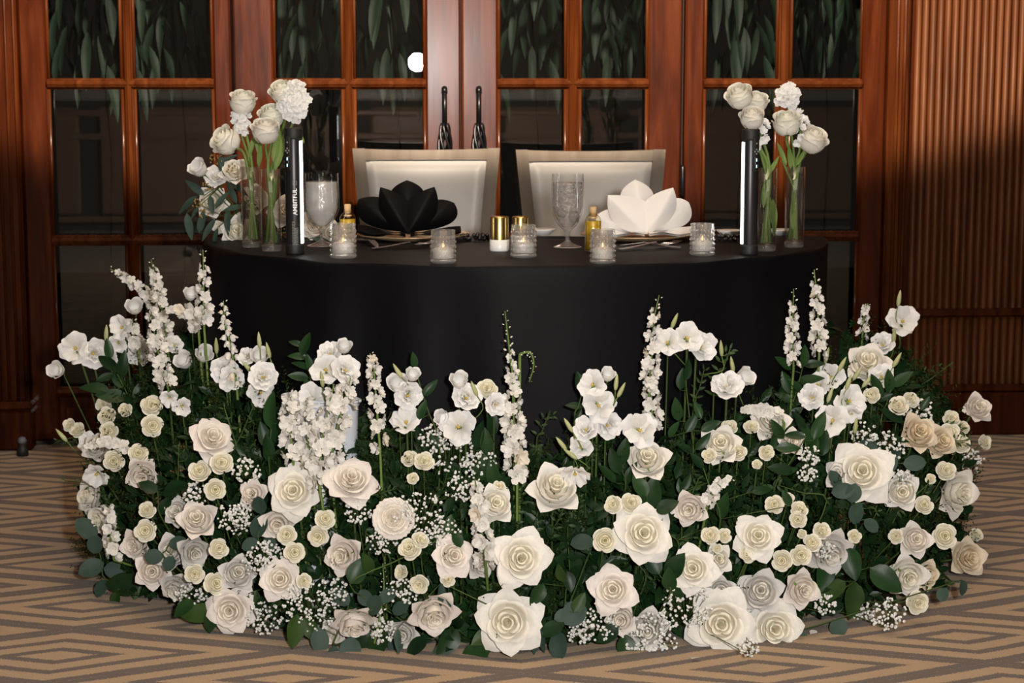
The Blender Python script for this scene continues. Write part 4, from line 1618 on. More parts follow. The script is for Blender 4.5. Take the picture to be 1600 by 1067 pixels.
SPIKES = [
    ('delphinium', [(172, 420), (205, 440), (238, 470), (255, 520)], 20, .12),
    ('delphinium', [(236, 405), (243, 435), (252, 476), (262, 540)], 20, .15),
    ('delphinium', [(317, 390), (318, 425), (318, 470), (319, 512)], 24, .22),
    ('delphinium', [(236, 484), (243, 530), (252, 570), (263, 608)], 26, .0),
    ('delphinium', [(349, 470), (352, 505), (362, 550), (370, 605)], 20, .05, True),
    ('stock', [(262, 484), (280, 484), (300, 490), (310, 512)], 22, .0),
    ('stock', [(207, 497), (208, 520), (216, 545)], 22, .1),
    ('delphinium', [(452, 615), (453, 660), (458, 722)], 30, .0),
    ('delphinium', [(478, 625), (480, 670), (484, 725)], 28, .0),
    ('delphinium', [(548, 590), (540, 620), (528, 665), (516, 722)], 34, .0),
    ('delphinium', [(522, 600), (508, 660), (502, 705), (500, 765)], 33, .0),
    ('delphinium', [(578, 552), (584, 575), (588, 630), (594, 705)], 24, .15),
    ('delphinium', [(789, 486), (793, 520), (797, 556), (803, 600)], 20, .62),
    ('delphinium', [(800, 575), (802, 640), (804, 690), (808, 745)], 31, .0),
    ('delphinium', [(827, 597), (834, 570), (828, 551), (812, 553)], 14, 1.0),
    ('delphinium', [(1030, 461), (1022, 500), (1018, 560), (1015, 600)], 25, .22),
    ('delphinium', [(1016, 585), (1018, 625), (1020, 668)], 26, .0),
    ('delphinium', [(1240, 451), (1239, 490), (1238, 530), (1240, 572)], 20, .2),
    ('delphinium', [(1272, 421), (1276, 460), (1279, 510), (1280, 558)], 23, .2),
    ('delphinium', [(1356, 474), (1351, 490), (1347, 530)], 15, .2),
    ('stock', [(742, 748), (747, 780), (753, 830), (760, 892)], 28, .08),
    ('stock', [(1160, 640), (1180, 640), (1205, 645), (1225, 660)], 22, .0),
    ('delphinium', [(598, 880), (600, 915), (596, 950), (585, 1005)], 17, .7),
    ('stock', [(1145, 745), (1120, 760), (1105, 790)], 20, .1),
    ('stock', [(170, 790), (172, 830), (178, 875)], 22, .0),
    ('stock', [(130, 700), (165, 690), (200, 700)], 18, .0),
]
for sp_ in SPIKES:
    spike(sp_[0], sp_[1], sp_[2], 'd', budfrac=sp_[3], bell=len(sp_) > 4)

# ------------------------------------------------------------------ baby's breath
GYP = [(366, 810, 26), (308, 772, 20), (411, 877, 28), (299, 937, 26), (414, 966, 26), (484, 945, 42), (417, 866, 24), (376, 806, 18), (656, 803, 36), (704, 703, 40),
       (679, 684, 22), (597, 846, 22), (631, 924, 22), (748, 718, 24), (929, 972, 32), (1018, 995, 40), (1072, 945, 36), (1436, 643, 22), (1388, 700, 26), (1350, 677, 18),
       (1264, 712, 16), (1407, 747, 18), (1388, 960, 26), (1350, 957, 18), (1290, 945, 16), (1519, 721, 18), (690, 830, 26), (905, 985, 20), (385, 735, 20), (720, 760, 24),
       (560, 800, 20), (600, 985, 18), (1170, 1012, 14), (1290, 860, 14), (520, 925, 22), (1262, 740, 14)]
PUFF = []
for i in range(6):
    a = 2 * pi * i / 6
    PUFF.append((cos(a) * .9, sin(a) * .9, .15 * (-1) ** i))
PUFFV = [(0, 0, .75)] + PUFF + [(0, 0, -.6)]
PUFFF = [(0, 1 + i, 1 + (i + 1) % 6) for i in range(6)] + [(7, 1 + (i + 1) % 6, 1 + i) for i in range(6)]
for gi, (x, y, rp) in enumerate(GYP):
    P = spot(x, y, -.02)
    s = scale_at(P)
    R = rp * s
    base = stem_base(P)
    RF.seed(900 + gi)
    root = new('babys_breath', None, loc=base)
    nrm = (CAM - P).normalized()
    st, pf = MB(), MB()
    hub = P - nrm * R * .9 - Vector((0, 0, R * .8))
    if hub.z < .01:
        hub.z = .01
    st.tube([(0, 0, 0), (hub - base) * .5 + Vector((0, 0, .01)), hub - base], .0011, 4)
    nb = int(26 + rp * rp * .075)
    for k in range(nb):
        a = RF.uniform(0, 2 * pi)
        q = sqrt(RF.random())
        off = RGT * (cos(a) * q * R * 1.15) + UPV * (sin(a) * q * R) + nrm * (R * .5 * (1 - q * q) * RF.uniform(.2, 1.1) + RF.uniform(-.01, .012))
        C = P + off
        C.z = max(C.z, .006)
        rr = RF.uniform(1.8, 3.3) * s
        B = basis((nrm + Vector((RF.uniform(-.6, .6), RF.uniform(-.6, .6), RF.uniform(-.6, .6)))).normalized())
        pf.add([C - base + B @ (Vector(v) * rr) for v in PUFFV], PUFFF)
        if k % 2 == 0:
            j = hub.lerp(C, .55) + Vector((0, 0, -.004))
            st.tube([hub - base, j - base, C - base], .0005, 3)
    new('twigs', st.mesh('twigs', M_STEMD), root)
    b = new('tiny_blossoms', pf.mesh('tiny_blossoms', M_PETAL, False), root, color=(.88, .88, .85))
    b['kind'] = 'stuff'
    REG.append((root, 'babys_breath', x, y, rp * 2, 0, 0, 'gyp', 'p'))

# ------------------------------------------------------------------ leafy branches and single leaves
LEAFM = {'ruscus': [leaf_mb(1, .46, .22, .12, 7).mesh('leaf', M_LEAF), leaf_mb(1, .42, .3, .28, 7).mesh('leaf', M_LEAF)],
         'salal': [leaf_mb(1, .62, .2, .18, 7, wavy=.03).mesh('leaf', M_LEAF), leaf_mb(1, .56, .25, .1, 7, wavy=.03).mesh('leaf', M_LEAF2)],
         'euc': [leaf_mb(1, .82, .12, .10, 8, tip=.5).mesh('leaf', M_EUC), leaf_mb(1, .70, .15, .2, 8, tip=.5).mesh('leaf', M_EUC)],
         'willow': [leaf_mb(1, .30, .2, .2, 7).mesh('leaf', M_EUC), leaf_mb(1, .26, .25, .3, 7).mesh('leaf', M_EUC)],
         'small': [leaf_mb(1, .40, .2, .2, 5).mesh('leaf', M_LEAF2), leaf_mb(1, .36, .2, .3, 5).mesh('leaf', M_LEAF2)]}


def branch(name, kind, leaves, stempts=None, push=-.03, base=None, Y=None):
    """leaves: (x of middle, y of middle, length px, direction deg: 0 right, 90 up)"""
    mid = (sum(l[0] for l in leaves) / len(leaves), sum(l[1] for l in leaves) / len(leaves))
    Pm = spot(mid[0], mid[1], push) if Y is None else at(mid[0], mid[1], Y)
    base = base or stem_base(Pm)
    root = new(name, None, loc=base)
    RF.seed(int(mid[0] * 3 + mid[1]))
    d0 = depth(Pm)
    s = scale_at(Pm)
    roots = []
    for (x, y, L, ang) in leaves:
        a = radians(ang)
        dirv = (RGT * cos(a) + UPV * sin(a) - FWD * RF.uniform(-.1, .45)).normalized()
        P = CAM + ray(x, y) * (d0 / ray(x, y).dot(FWD)) + FWD * RF.uniform(-.015, .015)
        Lm = L * s
        A = P - dirv * Lm * .5
        A.z = max(A.z, .012)
        nz = (-FWD + RGT * RF.uniform(-.6, .6) + UPV * RF.uniform(0, .8))
        new('leaf', RF.choice(LEAFM[kind]), root, frame(A - base, dirv, nz) @ Matrix.Diagonal((Lm, Lm, Lm, 1)))
        roots.append(A)
    roots.sort(key=lambda p: -p.z)
    mb = MB()
    spine = [p - base for p in roots]
    avg = [Vector((0, 0, 0))]
    if len(spine) > 1:
        top, bot = spine[0], spine[-1]
        pth = spline([top, top.lerp(bot, .5), bot, bot * .5, Vector((0, 0, 0))], 14)
        if Y is not None:
            pth = [p + FWD * .035 for p in pth[:-1]] + [pth[-1]]
        mb.tube(pth, .0012, 5, .0022)
        for q in spine:
            c = min(pth, key=lambda p: (p - q).length)
            mb.tube([c, q], .0008, 4)
    else:
        mb.tube([spine[0], spine[0] * .5 + Vector((0, 0, -.005)), Vector((0, 0, 0))], .0012, 4)
    new('stem', mb.mesh('stem', M_STEMD), root)
    REG.append((root, name, mid[0], mid[1], 40, 0, 0, kind, 'p'))
    return root


BR = [
    ('leafy_branch', 'ruscus', [(170, 545, 34, 95), (168, 566, 40, 150), (192, 572, 46, 70), (150, 605, 48, 165), (176, 618, 52, 172), (221, 607, 46, 60), (194, 640, 50, 190), (206, 655, 34, 160), (180, 590, 40, 120), (162, 590, 30, 200)]),
    ('leafy_branch', 'ruscus', [(478, 537, 40, 75), (462, 536, 24, 160), (466, 556, 30, 170), (472, 570, 30, 150), (484, 566, 28, 100), (466, 588, 34, 170), (494, 562, 26, 50), (480, 600, 24, 120)]),
    ('leafy_branch', 'ruscus', [(647, 563, 28, 95), (672, 606, 34, 50), (660, 640, 34, 70), (680, 690, 30, 120)]),
    ('leafy_branch', 'ruscus', [(906, 597, 36, 100), (898, 634, 30, 170), (903, 650, 24, 60)]),
    ('leafy_branch', 'ruscus', [(1226, 567, 36, 140), (1256, 556, 36, 85), (1272, 568, 34, 10), (1230, 598, 40, 115), (1266, 592, 44, 20), (1243, 602, 32, 130), (1226, 620, 34, 150), (1236, 640, 40, 80), (1252, 622, 30, 60)]),
    ('leafy_branch', 'ruscus', [(1214, 671, 38, 125), (1231, 699, 40, 5), (1244, 680, 34, 170), (1210, 690, 32, 70), (1218, 732, 42, 170), (1194, 762, 32, 180), (1232, 735, 30, 20)]),
    ('leafy_branch', 'ruscus', [(1369, 603, 42, 110), (1391, 596, 40, 95), (1411, 592, 40, 40), (1392, 648, 44, 150), (1360, 655, 40, 170), (1382, 620, 30, 20), (1446, 630, 26, 60)]),
    ('leafy_branch', 'ruscus', [(1065, 592, 36, 85), (1075, 578, 34, 75), (1058, 640, 40, 100), (1080, 660, 36, 60), (1090, 640, 30, 110), (1072, 700, 34, 140), (1052, 670, 30, 60), (1098, 690, 36, 45), (1110, 665, 34, 30)]),
    ('leafy_branch', 'ruscus', [(1072, 753, 30, 60), (1062, 760, 26, 100), (1130, 790, 46, 80), (1090, 720, 32, 130), (1190, 765, 34, 10), (1230, 778, 30, 120)]),
    ('leafy_branch', 'ruscus', [(421, 640, 60, 95), (430, 672, 50, 80), (412, 680, 46, 105), (420, 700, 46, 90)]),
    ('leafy_branch', 'ruscus', [(748, 680, 50, 80), (760, 690, 46, 95), (770, 660, 50, 85), (752, 730, 54, 70), (770, 740, 50, 100), (790, 755, 36, 60)]),
    ('leafy_branch', 'ruscus', [(960, 720, 46, 110), (975, 705, 46, 80), (950, 740, 40, 130), (985, 740, 40, 70)]),
    ('leafy_branch', 'ruscus', [(1280, 665, 50, 70), (1262, 680, 46, 100), (1290, 690, 46, 80), (1270, 700, 40, 60), (1252, 660, 40, 110)]),
    ('leafy_branch', 'salal', [(272, 763, 48, 30), (258, 790, 34, 60), (232, 760, 34, 150)]),
    ('leafy_branch', 'salal', [(1018, 772, 56, 80), (1000, 758, 40, 120), (1042, 790, 40, 30)]),
    ('leafy_branch', 'salal', [(1335, 940, 62, 265), (1300, 925, 56, 215), (1385, 905, 62, 325), (1330, 880, 54, 280), (1290, 900, 50, 250)]),
    ('leafy_branch', 'salal', [(980, 1018, 52, 275), (948, 990, 44, 215)]),
    ('leafy_branch', 'salal', [(740, 1022, 58, 200), (700, 1005, 54, 235), (690, 1030, 44, 290), (755, 995, 46, 210), (650, 1010, 44, 215)]),
    ('leafy_branch', 'salal', [(462, 986, 56, 265), (486, 985, 46, 300), (590, 1005, 56, 240), (570, 1000, 48, 270)]),
    ('leafy_branch', 'salal', [(425, 945, 50, 265), (395, 940, 40, 250), (310, 960, 60, 185), (330, 970, 40, 270), (286, 950, 40, 215)]),
    ('leafy_branch', 'salal', [(192, 912, 60, 185), (215, 920, 40, 250), (180, 940, 34, 260)]),
    ('leafy_branch', 'salal', [(876, 895, 34, 110), (905, 940, 36, 60), (890, 910, 34, 280), (840, 930, 40, 240), (860, 985, 44, 200)]),
    ('leafy_branch', 'salal', [(1055, 885, 50, 60), (1045, 905, 40, 100), (1060, 920, 40, 280), (1020, 880, 44, 120)]),
    ('leafy_branch', 'salal', [(702, 820, 34, 80), (715, 840, 30, 110), (560, 890, 50, 60), (575, 880, 40, 110)]),
    ('eucalyptus_branch', 'euc', [(500, 1000, 42, 275), (548, 1014, 42, 260), (522, 1027, 28, 270), (534, 933, 34, 130), (552, 1000, 30, 300), (618, 1008, 30, 265)]),
    ('eucalyptus_branch', 'euc', [(1428, 723, 36, 5), (1354, 697, 36, 160), (1386, 724, 34, 200), (1402, 712, 26, 60)]),
    ('eucalyptus_branch', 'euc', [(1337, 801, 36, 250), (1308, 750, 32, 110), (1332, 770, 32, 80), (1316, 766, 36, 190), (1325, 855, 30, 180), (1360, 820, 28, 320)]),
    ('eucalyptus_branch', 'euc', [(144, 886, 42, 200), (134, 826, 44, 130), (159, 918, 30, 240), (180, 890, 34, 170), (205, 868, 30, 160), (150, 850, 32, 80)]),
    ('eucalyptus_branch', 'euc', [(280, 848, 32, 10), (240, 870, 30, 180), (265, 880, 26, 240)]),
    ('eucalyptus_branch', 'euc', [(405, 790, 30, 100), (404, 822, 42, 250), (390, 850, 30, 200), (420, 850, 26, 300)]),
    ('eucalyptus_branch', 'euc', [(872, 1009, 46, 265), (897, 957, 46, 50), (910, 847, 38, 185), (880, 960, 30, 200)]),
    ('eucalyptus_branch', 'willow', [(836, 1004, 44, 265), (846, 1002, 42, 275), (622, 1000, 40, 270), (690, 930, 40, 270), (700, 935, 30, 300)]),
    ('eucalyptus_branch', 'euc', [(605, 930, 32, 40), (585, 945, 36, 60), (625, 950, 30, 20), (570, 935, 30, 120)]),
    ('eucalyptus_branch', 'euc', [(1310, 980, 34, 250), (1250, 1000, 30, 280), (1508, 920, 26, 280), (1475, 930, 24, 250)]),
]
for b_ in BR:
    branch(*b_)


def sprig(name, pts, n, L, kind, label=None, spread=70, Y=None, push=.012):
    """fine twig with pairs of small leaves; pts: pixels base to tip"""
    lv = []
    P2 = spline([(x, y, 0) for x, y in pts], n)
    for i in range(1, n + 1):
        t = P2[i] - P2[i - 1]
        a = math.degrees(atan2(-t.y, t.x))
        for sg in (-1, 1):
            q = a + sg * spread * (1 - .5 * i / n)
            lv.append((P2[i].x + cos(radians(q)) * L * .5, P2[i].y - sin(radians(q)) * L * .5, L * (1 - .35 * i / n), q))
    return branch(name, kind, lv, push=push, Y=Y)


SPR = [([(1430, 690), (1455, 675), (1480, 668), (1500, 672)], 7, 17), ([(1400, 655), (1425, 590), (1450, 578), (1482, 571)], 7, 10), ([(1420, 720), (1450, 700), (1480, 690), (1505, 690)], 7, 16),
       ([(1110, 640), (1120, 590), (1128, 560), (1140, 548)], 7, 16), ([(1085, 650), (1090, 610), (1100, 580)], 6, 14), ([(835, 720), (840, 680), (850, 655), (862, 650)], 6, 13),
       ([(330, 770), (380, 700), (400, 640), (410, 600)], 9, 15), ([(350, 780), (330, 720), (300, 680)], 7, 14), ([(380, 760), (390, 700), (350, 640)], 8, 14),
       ([(540, 790), (590, 770), (620, 765)], 7, 14), ([(800, 830), (815, 780), (810, 740)], 7, 14), ([(835, 840), (840, 800), (850, 760)], 7, 14), ([(860, 850), (870, 810), (880, 790)], 7, 14),
       ([(900, 760), (920, 720), (930, 700)], 6, 14), ([(1060, 820), (1080, 780), (1090, 750)], 7, 14), ([(1430, 880), (1460, 900), (1480, 912)], 6, 15), ([(1400, 870), (1440, 885), (1450, 910)], 6, 15),
       ([(1390, 800), (1420, 790), (1450, 760)], 7, 14), ([(170, 830), (175, 790), (160, 770)], 7, 12), ([(180, 740), (165, 760), (105, 752)], 7, 12), ([(150, 680), (130, 690), (90, 690)], 6, 11),
       ([(590, 720), (610, 690), (600, 640)], 6, 12), ([(680, 800), (690, 770), (700, 740)], 6, 13), ([(880, 830), (900, 800), (905, 780)], 6, 14), ([(960, 880), (990, 870), (1010, 900)], 6, 13),
       ([(760, 930), (770, 910), (830, 905)], 6, 13), ([(270, 790), (290, 740), (280, 700)], 7, 12), ([(480, 800), (500, 790), (520, 840)], 7, 13), ([(560, 830), (590, 840), (610, 870)], 6, 13),
       ([(1200, 760), (1230, 760), (1290, 780)], 7, 14), ([(1300, 800), (1330, 790), (1370, 800)], 6, 13), ([(1020, 800), (1060, 850), (1090, 830)], 6, 13)]
for (p_, n_, L_) in SPR:
    sprig('leafy_sprig', p_, n_, L_, 'small')

# ------------------------------------------------------------------ foliage that fills the gaps
RFol = random.Random(77)


def fill(name, mtl, count, maker, label, depth_in, thm=1.6, clear=8):
    mb = MB()
    got = 0
    tries = 0
    while got < count and tries < count * 6:
        tries += 1
        th = RFol.uniform(-thm, thm)
        u = RFol.random()
        zt = ztop(th)
        z = zt * (u ** .9) * .97
        om = omax(th) * (1 - max(0, (z - .08) / (zt - .08)) ** 2.0) ** .5
        o = om - RFol.uniform(*depth_in)
        if o < .012:
            continue
        r = .785 + o
        y = -cos(th) * r
        if abs(th) > 1.5:
            y = RFol.uniform(-.1, .06)
        P = Vector((sin(th) * r, y, max(z, .015)))
        qx, qy = to_px(P)
        qd = depth(P)
        if any((qx - hx) ** 2 + (qy - hy) ** 2 < (hr + clear) ** 2 and qd < hd + .05 for (hx, hy, hr, hd) in HEADS):
            continue
        out = Vector((sin(th), -cos(th), .35 + .6 * z / zt)).normalized()
        maker(mb, P, out)
        got += 1
    o = new(name, mb.mesh(name, mtl))
    tag(o, label, 'foliage', kind='stuff')
    return o


LB = leaf_mb(1, .45, .25, .18, 3)


def mk_leaf(mb, P, out):
    d = (out * RFol.uniform(.1, .9) + Vector((RFol.uniform(-1, 1), RFol.uniform(-1, 1), RFol.uniform(-.7, 1)))).normalized()
    L = RFol.uniform(.025, .052)
    if P.z < .05:
        d.z = abs(d.z)
    M = frame(P, d, out) @ Matrix.Diagonal((L, L, L, 1))
    mb.add([M @ Vector(v) for v in LB.v], LB.f)


def mk_fine(mb, P, out):
    d = (out * .6 + Vector((RFol.uniform(-.7, .7), RFol.uniform(-.7, .7), RFol.uniform(.0, 1.2)))).normalized()
    L = RFol.uniform(.05, .10)
    sd = d.orthogonal().normalized()
    sd2 = d.cross(sd)
    n_ = 9
    mb.add([P - sd * .0006, P + sd * .0006, P + d * L], [(0, 1, 2)])
    for i in range(n_):
        t = (i + 1) / n_
        c = P + d * (L * t)
        for sg in (-1, 1):
            a = RFol.uniform(0, 6.28)
            q = (sd * cos(a) + sd2 * sin(a))
            ln = .011 * (1.25 - .6 * t)
            e = c + (q + d * .8).normalized() * ln
            w_ = (e - c).cross(q.orthogonal()).normalized() * .0016
            mb.add([c, c.lerp(e, .5) + w_, e, c.lerp(e, .5) - w_], [(0, 1, 2, 3)])


def mk_back(mb, P, out):
    d = Vector((RFol.uniform(-1, 1), RFol.uniform(-1, 1), RFol.uniform(-1, 1))).normalized()
    L = RFol.uniform(.05, .08)
    M = frame(P - d * L * .5, d, out) @ Matrix.Diagonal((L, L, L, 1))
    mb.add([M @ Vector(v) for v in LB.v], LB.f)


fill('foliage', M_LEAF, 3000, mk_leaf, 'dense dark green leaves packed between the white flowers', (.03, .09), clear=17)
fill('foliage', M_LEAF, 2200, mk_back, 'deep shaded green leaves packed behind the white flowers', (.06, .14))
fill('foliage', M_FINE, 1300, mk_fine, 'fine feathery green twigs threaded between the white flowers', (.03, .09), 1.38, 22)

# white plastic bucket half hidden by the delphinium
Pb = spot(478, 700, .0)
rB = hypot(Pb.x, Pb.y)
Pb = Vector((Pb.x / rB * .838, Pb.y / rB * .838, 0))
bz = at(478, 622, Pb.y).z
bu = thing('flower_bucket', 'white plastic flower bucket behind the delphinium spikes, before the black cloth', 'bucket', Pb)
bm_ = MB().lathe([(.78, 0), (.82, .01), (.97, bz - .012), (1.0, bz - .008), (1.0, bz), (.95, bz), (.80, .02), (.01, .015)], 36, cap=False)
bm_.v = [(x * .092, y * .045, z) for (x, y, z) in bm_.v]
new('bucket_wall', bm_.mesh('bucket_wall', M_BUCKET), bu).rotation_euler = (0, 0, atan2(Pb.x, -Pb.y))
rim_ = MB().tube([(cos(a) * .094, sin(a) * .047, bz) for a in [2 * pi * i / 36 for i in range(37)]], .003, 6)
new('bucket_rim', rim_.mesh('bucket_rim', M_BUCKET), bu).rotation_euler = (0, 0, atan2(Pb.x, -Pb.y))

# loose petals on the carpet
RF.seed(5)
LP = petal([(.05, -.2), (.4, -.1), (.8, .02), (1.0, .12)], .6, tipround=.25, curl=.1).mesh('petal', M_PETAL)
for (x, y, D, lb) in ((1270, 987, 15, 'loose white petal on the carpet beside the lowest roses'), (1086, 1027, 19, 'loose pale petal on the carpet under the largest rose'), (1163, 1019, 14, 'loose pale petal on the carpet between the two lowest roses')):
    P = atz(x, y, .008)
    R = D * scale_at(P)
    o = new('fallen_petal', LP, M=Matrix.Translation(P) @ Matrix.Rotation(x, 4, 'Z') @ Matrix.Translation((-R * .6, 0, 0)) @ Matrix.Diagonal((R, R, R * .7, 1)), color=(.85, .81, .76))
    tag(o, lb, 'petal')

# ------------------------------------------------------------------ flowers in the vases


def vase_flower(kind, px, py, D, fx, fy, tpl, code, V, dy=0., off=(0, 0)):
    P0, H, R = V
    base = Vector((P0.x + off[0] * R, P0.y + off[1] * R, P0.z + .018))
    Y = P0.y + dy
    P = at(px, py, Y)
    Rr = D * .5 * scale_at(P)
    F = TEMPL[tpl][int(px) % len(TEMPL[tpl])]
    nrm = face_dir(P, fx, fy)
    RF.seed(int(px * 5 + py))
    root = new(kind, None, loc=base)
    build_head(root, base, P, nrm, Rr * .93, F, code, RF.uniform(0, 6.28))
    e = P + nrm * (F.back * Rr)
    mouth = Vector((P0.x - off[0] * R * .6, P0.y - off[1] * R * .4, P0.z + H * .97))
    pts = spline([e - base, e + nrm * (F.back * Rr * .5) - base, mouth - base, Vector((0, 0, 0))], 12)
    new('stem', MB().tube(pts, .0034, 7).mesh('stem', M_VSTEM), root)
    return root


VF = [
    ('rose', 352, 219, 50, -1.3, .9, 'bud', 'v', VA, -.02, (.5, 0), 'ivory rosebud leaning out of the leftmost vase toward the door'),
    ('rose', 379, 158, 46, .0, 2.6, 'bud', 'v', VA, 0, (-.3, .3), 'ivory rosebud standing upright, tallest in the leftmost vase'),
    ('rose', 415, 203, 48, .0, 2.4, 'bud', 'w', VB, -.01, (.2, -.3), 'open topped ivory rosebud in the vase beside the light tube'),
    ('rose', 424, 180, 44, -.2, 2.0, 'bud', 'v', VB, .03, (.4, .4), 'ivory rosebud tucked behind another in the vase by the tube'),
    ('rose', 440, 142, 42, -.6, 1.6, 'bud', 'v', VB, .02, (-.5, .3), 'ivory rosebud half hidden by stock blossoms above the light tube'),
    ('rose', 1155, 149, 46, -.6, 1.6, 'bud', 'v', VC, 0, (.4, 0), 'ivory rosebud highest above the light tube beside white napkin'),
    ('rose', 1175, 183, 42, .0, 2.0, 'bud', 'w', VC, -.015, (-.3, -.3), 'ivory rosebud resting just over the top of the right light tube'),
    ('rose', 1183, 158, 38, .3, 2.0, 'bud', 'v', VC, .03, (-.4, .4), 'ivory rosebud behind two others above the right light tube'),
    ('rose', 1229, 191, 48, -.1, 2.4, 'bud', 'v', VD, -.01, (.2, -.2), 'ivory rosebud upright in the last vase at the table end'),
    ('rose', 1270, 217, 50, .8, 1.6, 'bud', 'w', VD, 0, (-.5, .1), 'ivory rosebud leaning right out of the last vase'),
]
for (k_, x, y, D, fx, fy, tp, cd_, V, dy, off, lb) in VF:
    tag(vase_flower(k_, x, y, D, fx, fy, tp, cd_, V, dy, off), lb, 'rose', 'roses in the glass vases')


def vase_stock(V, cx, cy, w_, h_, n_, size, label, green=0.1, off=(.2, .2)):
    P0, H, R = V
    base = Vector((P0.x + off[0] * R, P0.y + off[1] * R, P0.z + .018))
    root = new('stock', None, loc=base)
    RF.seed(int(cx))
    Pc = at(cx, cy, P0.y + .005)
    s = scale_at(Pc)
    lowp = at(cx, cy + h_ * .5, P0.y + .005)
    mouth = Vector((P0.x, P0.y + R * .3, P0.z + H * .97))
    new('stem', MB().tube([p - base for p in spline([at(cx, cy - h_ * .4, P0.y + .01), lowp, mouth, base], 12)], .003, 7).mesh('stem', M_VSTEM), root)
    for i in range(n_):
        a = i * 2.399
        q = sqrt((i + .5) / n_)
        off2 = RGT * (cos(a) * q * w_ * .5 * s) + UPV * (sin(a) * q * h_ * .5 * s) - FWD * (.018 * (1 - q * q))
        nrm = (-FWD + RGT * cos(a) * q + UPV * (sin(a) * q + .2)).normalized()
        rr = size * .5 * s * RF.uniform(.85, 1.15)
        new('floret', RF.choice(STOCKF), root, Matrix.Translation(Pc + off2 - base) @ basis(nrm, RF.uniform(0, 6)) @ Matrix.Diagonal((rr, rr, rr, 1)), color=tint('p', RF.uniform(0, .3)))
    tag(root, label, 'stock flower', 'white stock in the vases')


vase_stock(VB, 459, 158, 42, 62, 26, 20, 'dense white stock head above the left light tube')
vase_stock(VA, 377, 186, 26, 46, 12, 17, 'loose white stock blossoms behind the tallest left rosebud')
vase_stock(VD, 1231, 150, 36, 36, 13, 17, 'white stock head topping the vase at the table end', off=(-.2, .3))
vase_stock(VD, 1250, 200, 22, 60, 9, 14, 'small white stock blossoms between the two table end rosebuds', off=(-.4, .3))
vase_stock(VC, 1188, 205, 22, 60, 9, 15, 'small white stock blossoms right of the right light tube', off=(.1, .3))
VLEAF = leaf_mb(1, .19, .3, .12, 7).mesh('leaf', M_VSTEM)
# long green leaves in the vases
for (V, rows, lb) in ((VA, [(392, 232, 40, 255), (402, 225, 40, 275), (406, 240, 44, 85)], 'fresh green leaves among rose stems in the leftmost vase'),
                      (VB, [(432, 225, 60, 80), (438, 235, 66, 75), (428, 300, 60, 86), (472, 215, 20, 110)], 'fresh green leaves beside the left light tube'),
                      (VC, [(1201, 262, 36, 95), (1209, 258, 36, 60), (1195, 300, 50, 85), (1204, 330, 60, 280), (1210, 340, 60, 275)], 'broad pale green leaves sticking out beside the right light tube'),
                      (VD, [(1222, 240, 40, 110), (1234, 245, 40, 95), (1252, 245, 34, 60), (1240, 330, 60, 88)], 'fresh green leaves under the roses at the table end')):
    P0, H, R = V
    root = new('green_foliage', None, loc=P0 + Vector((0, 0, .02)))
    base = root.location.copy()
    RF.seed(int(rows[0][0]))
    for (x, y, L, ang) in rows:
        P = at(x, y, P0.y - .004)
        a = radians(ang)
        d = (RGT * cos(a) + UPV * sin(a)).normalized()
        Lm = L * scale_at(P)
        new('leaf', VLEAF, root, frame(P - d * Lm * .5 - base, d, -FWD + RGT * RF.uniform(-.5, .5)) @ Matrix.Diagonal((Lm, Lm, Lm, 1)))
    new('stem', MB().tube([(0, 0, 0), (0, 0, H * .6), at(rows[0][0], rows[0][1] + 10, P0.y) - base], .0026, 6).mesh('stem', M_VSTEM), root)
    tag(root, lb, 'leaves', 'green leaves in the vases')

# ------------------------------------------------------------------ hand bouquet lying on the table behind the left vases
BY = on_table(330, 378).y + .03
TB = Vector((at(400, 350, BY + .05).x, BY + .05, TZ + .012))
BQ = [('lisianthus', 309, 262, 38, -.8, .8, 'lcup', 'p', 'white ruffled bloom, topmost of the bouquet beside the vases'),
      ('lisianthus', 337, 276, 36, .0, .5, 'ldouble', 'p', 'white ruffled bloom second from the top of the bouquet'),
      ('rose', 331, 316, 46, -.2, .2, 'cup', 'w', 'cream rose in the middle of the bouquet behind dark leaves'),
      ('rose', 366, 268, 44, -.1, .7, 'cup', 'w', 'white rose of the bouquet just behind the leftmost vase'),
      ('rose', 372, 362, 50, -.1, .3, 'cup', 'w', 'white rose of the bouquet lying flat on the cloth'),
      ('spray_rose', 342, 355, 24, -.3, .2, 'spray', 'w', 'small white rose low in the bouquet by the table corner'),
      ('rose', 444, 330, 46, .2, .3, 'cup', 'b', 'blush rose glimpsed between the vase and the light tube'),
      ('rose', 490, 352, 46, .3, .3, 'cup', 'b', 'blush rose behind the frosted goblet'),
      ('rose', 400, 310, 44, .0, .5, 'cup', 'b', 'cream rose seen through the leftmost vase'),
      ('rose', 518, 362, 34, .5, .3, 'cup', 'w', 'cream rose peeking out right of the frosted goblet')]
for i, (k_, x, y, D, fx, fy, tp, cd_, lb) in enumerate(BQ):
    root, b_, P_ = flower(k_, x, y, D, fx, fy, tp, cd_, base=TB + Vector((.008 * (i % 4), .01 * (i // 4), 0)), Y=BY + .02 * (i % 3))
    REG.pop()
    tag(root, lb, 'rose' if 'rose' in k_ else 'lisianthus', 'flowers of the hand bouquet')
rows = [(303, 292, 40, 140), (290, 318, 44, 215), (297, 355, 44, 280), (313, 345, 40, 75), (331, 320, 32, 280), (348, 310, 40, 60), (353, 345, 44, 265), (325, 358, 40, 235), (362, 300, 40, 110),
        (347, 252, 34, 80), (358, 246, 30, 30), (370, 290, 40, 320), (335, 372, 36, 250), (365, 325, 34, 190), (305, 332, 26, 230), (435, 372, 44, 330), (462, 378, 36, 20), (508, 378, 40, 340), (378, 335, 34, 260)]
root = branch('eucalyptus_branch', 'willow', rows, base=TB, Y=BY - .01)
REG.pop()
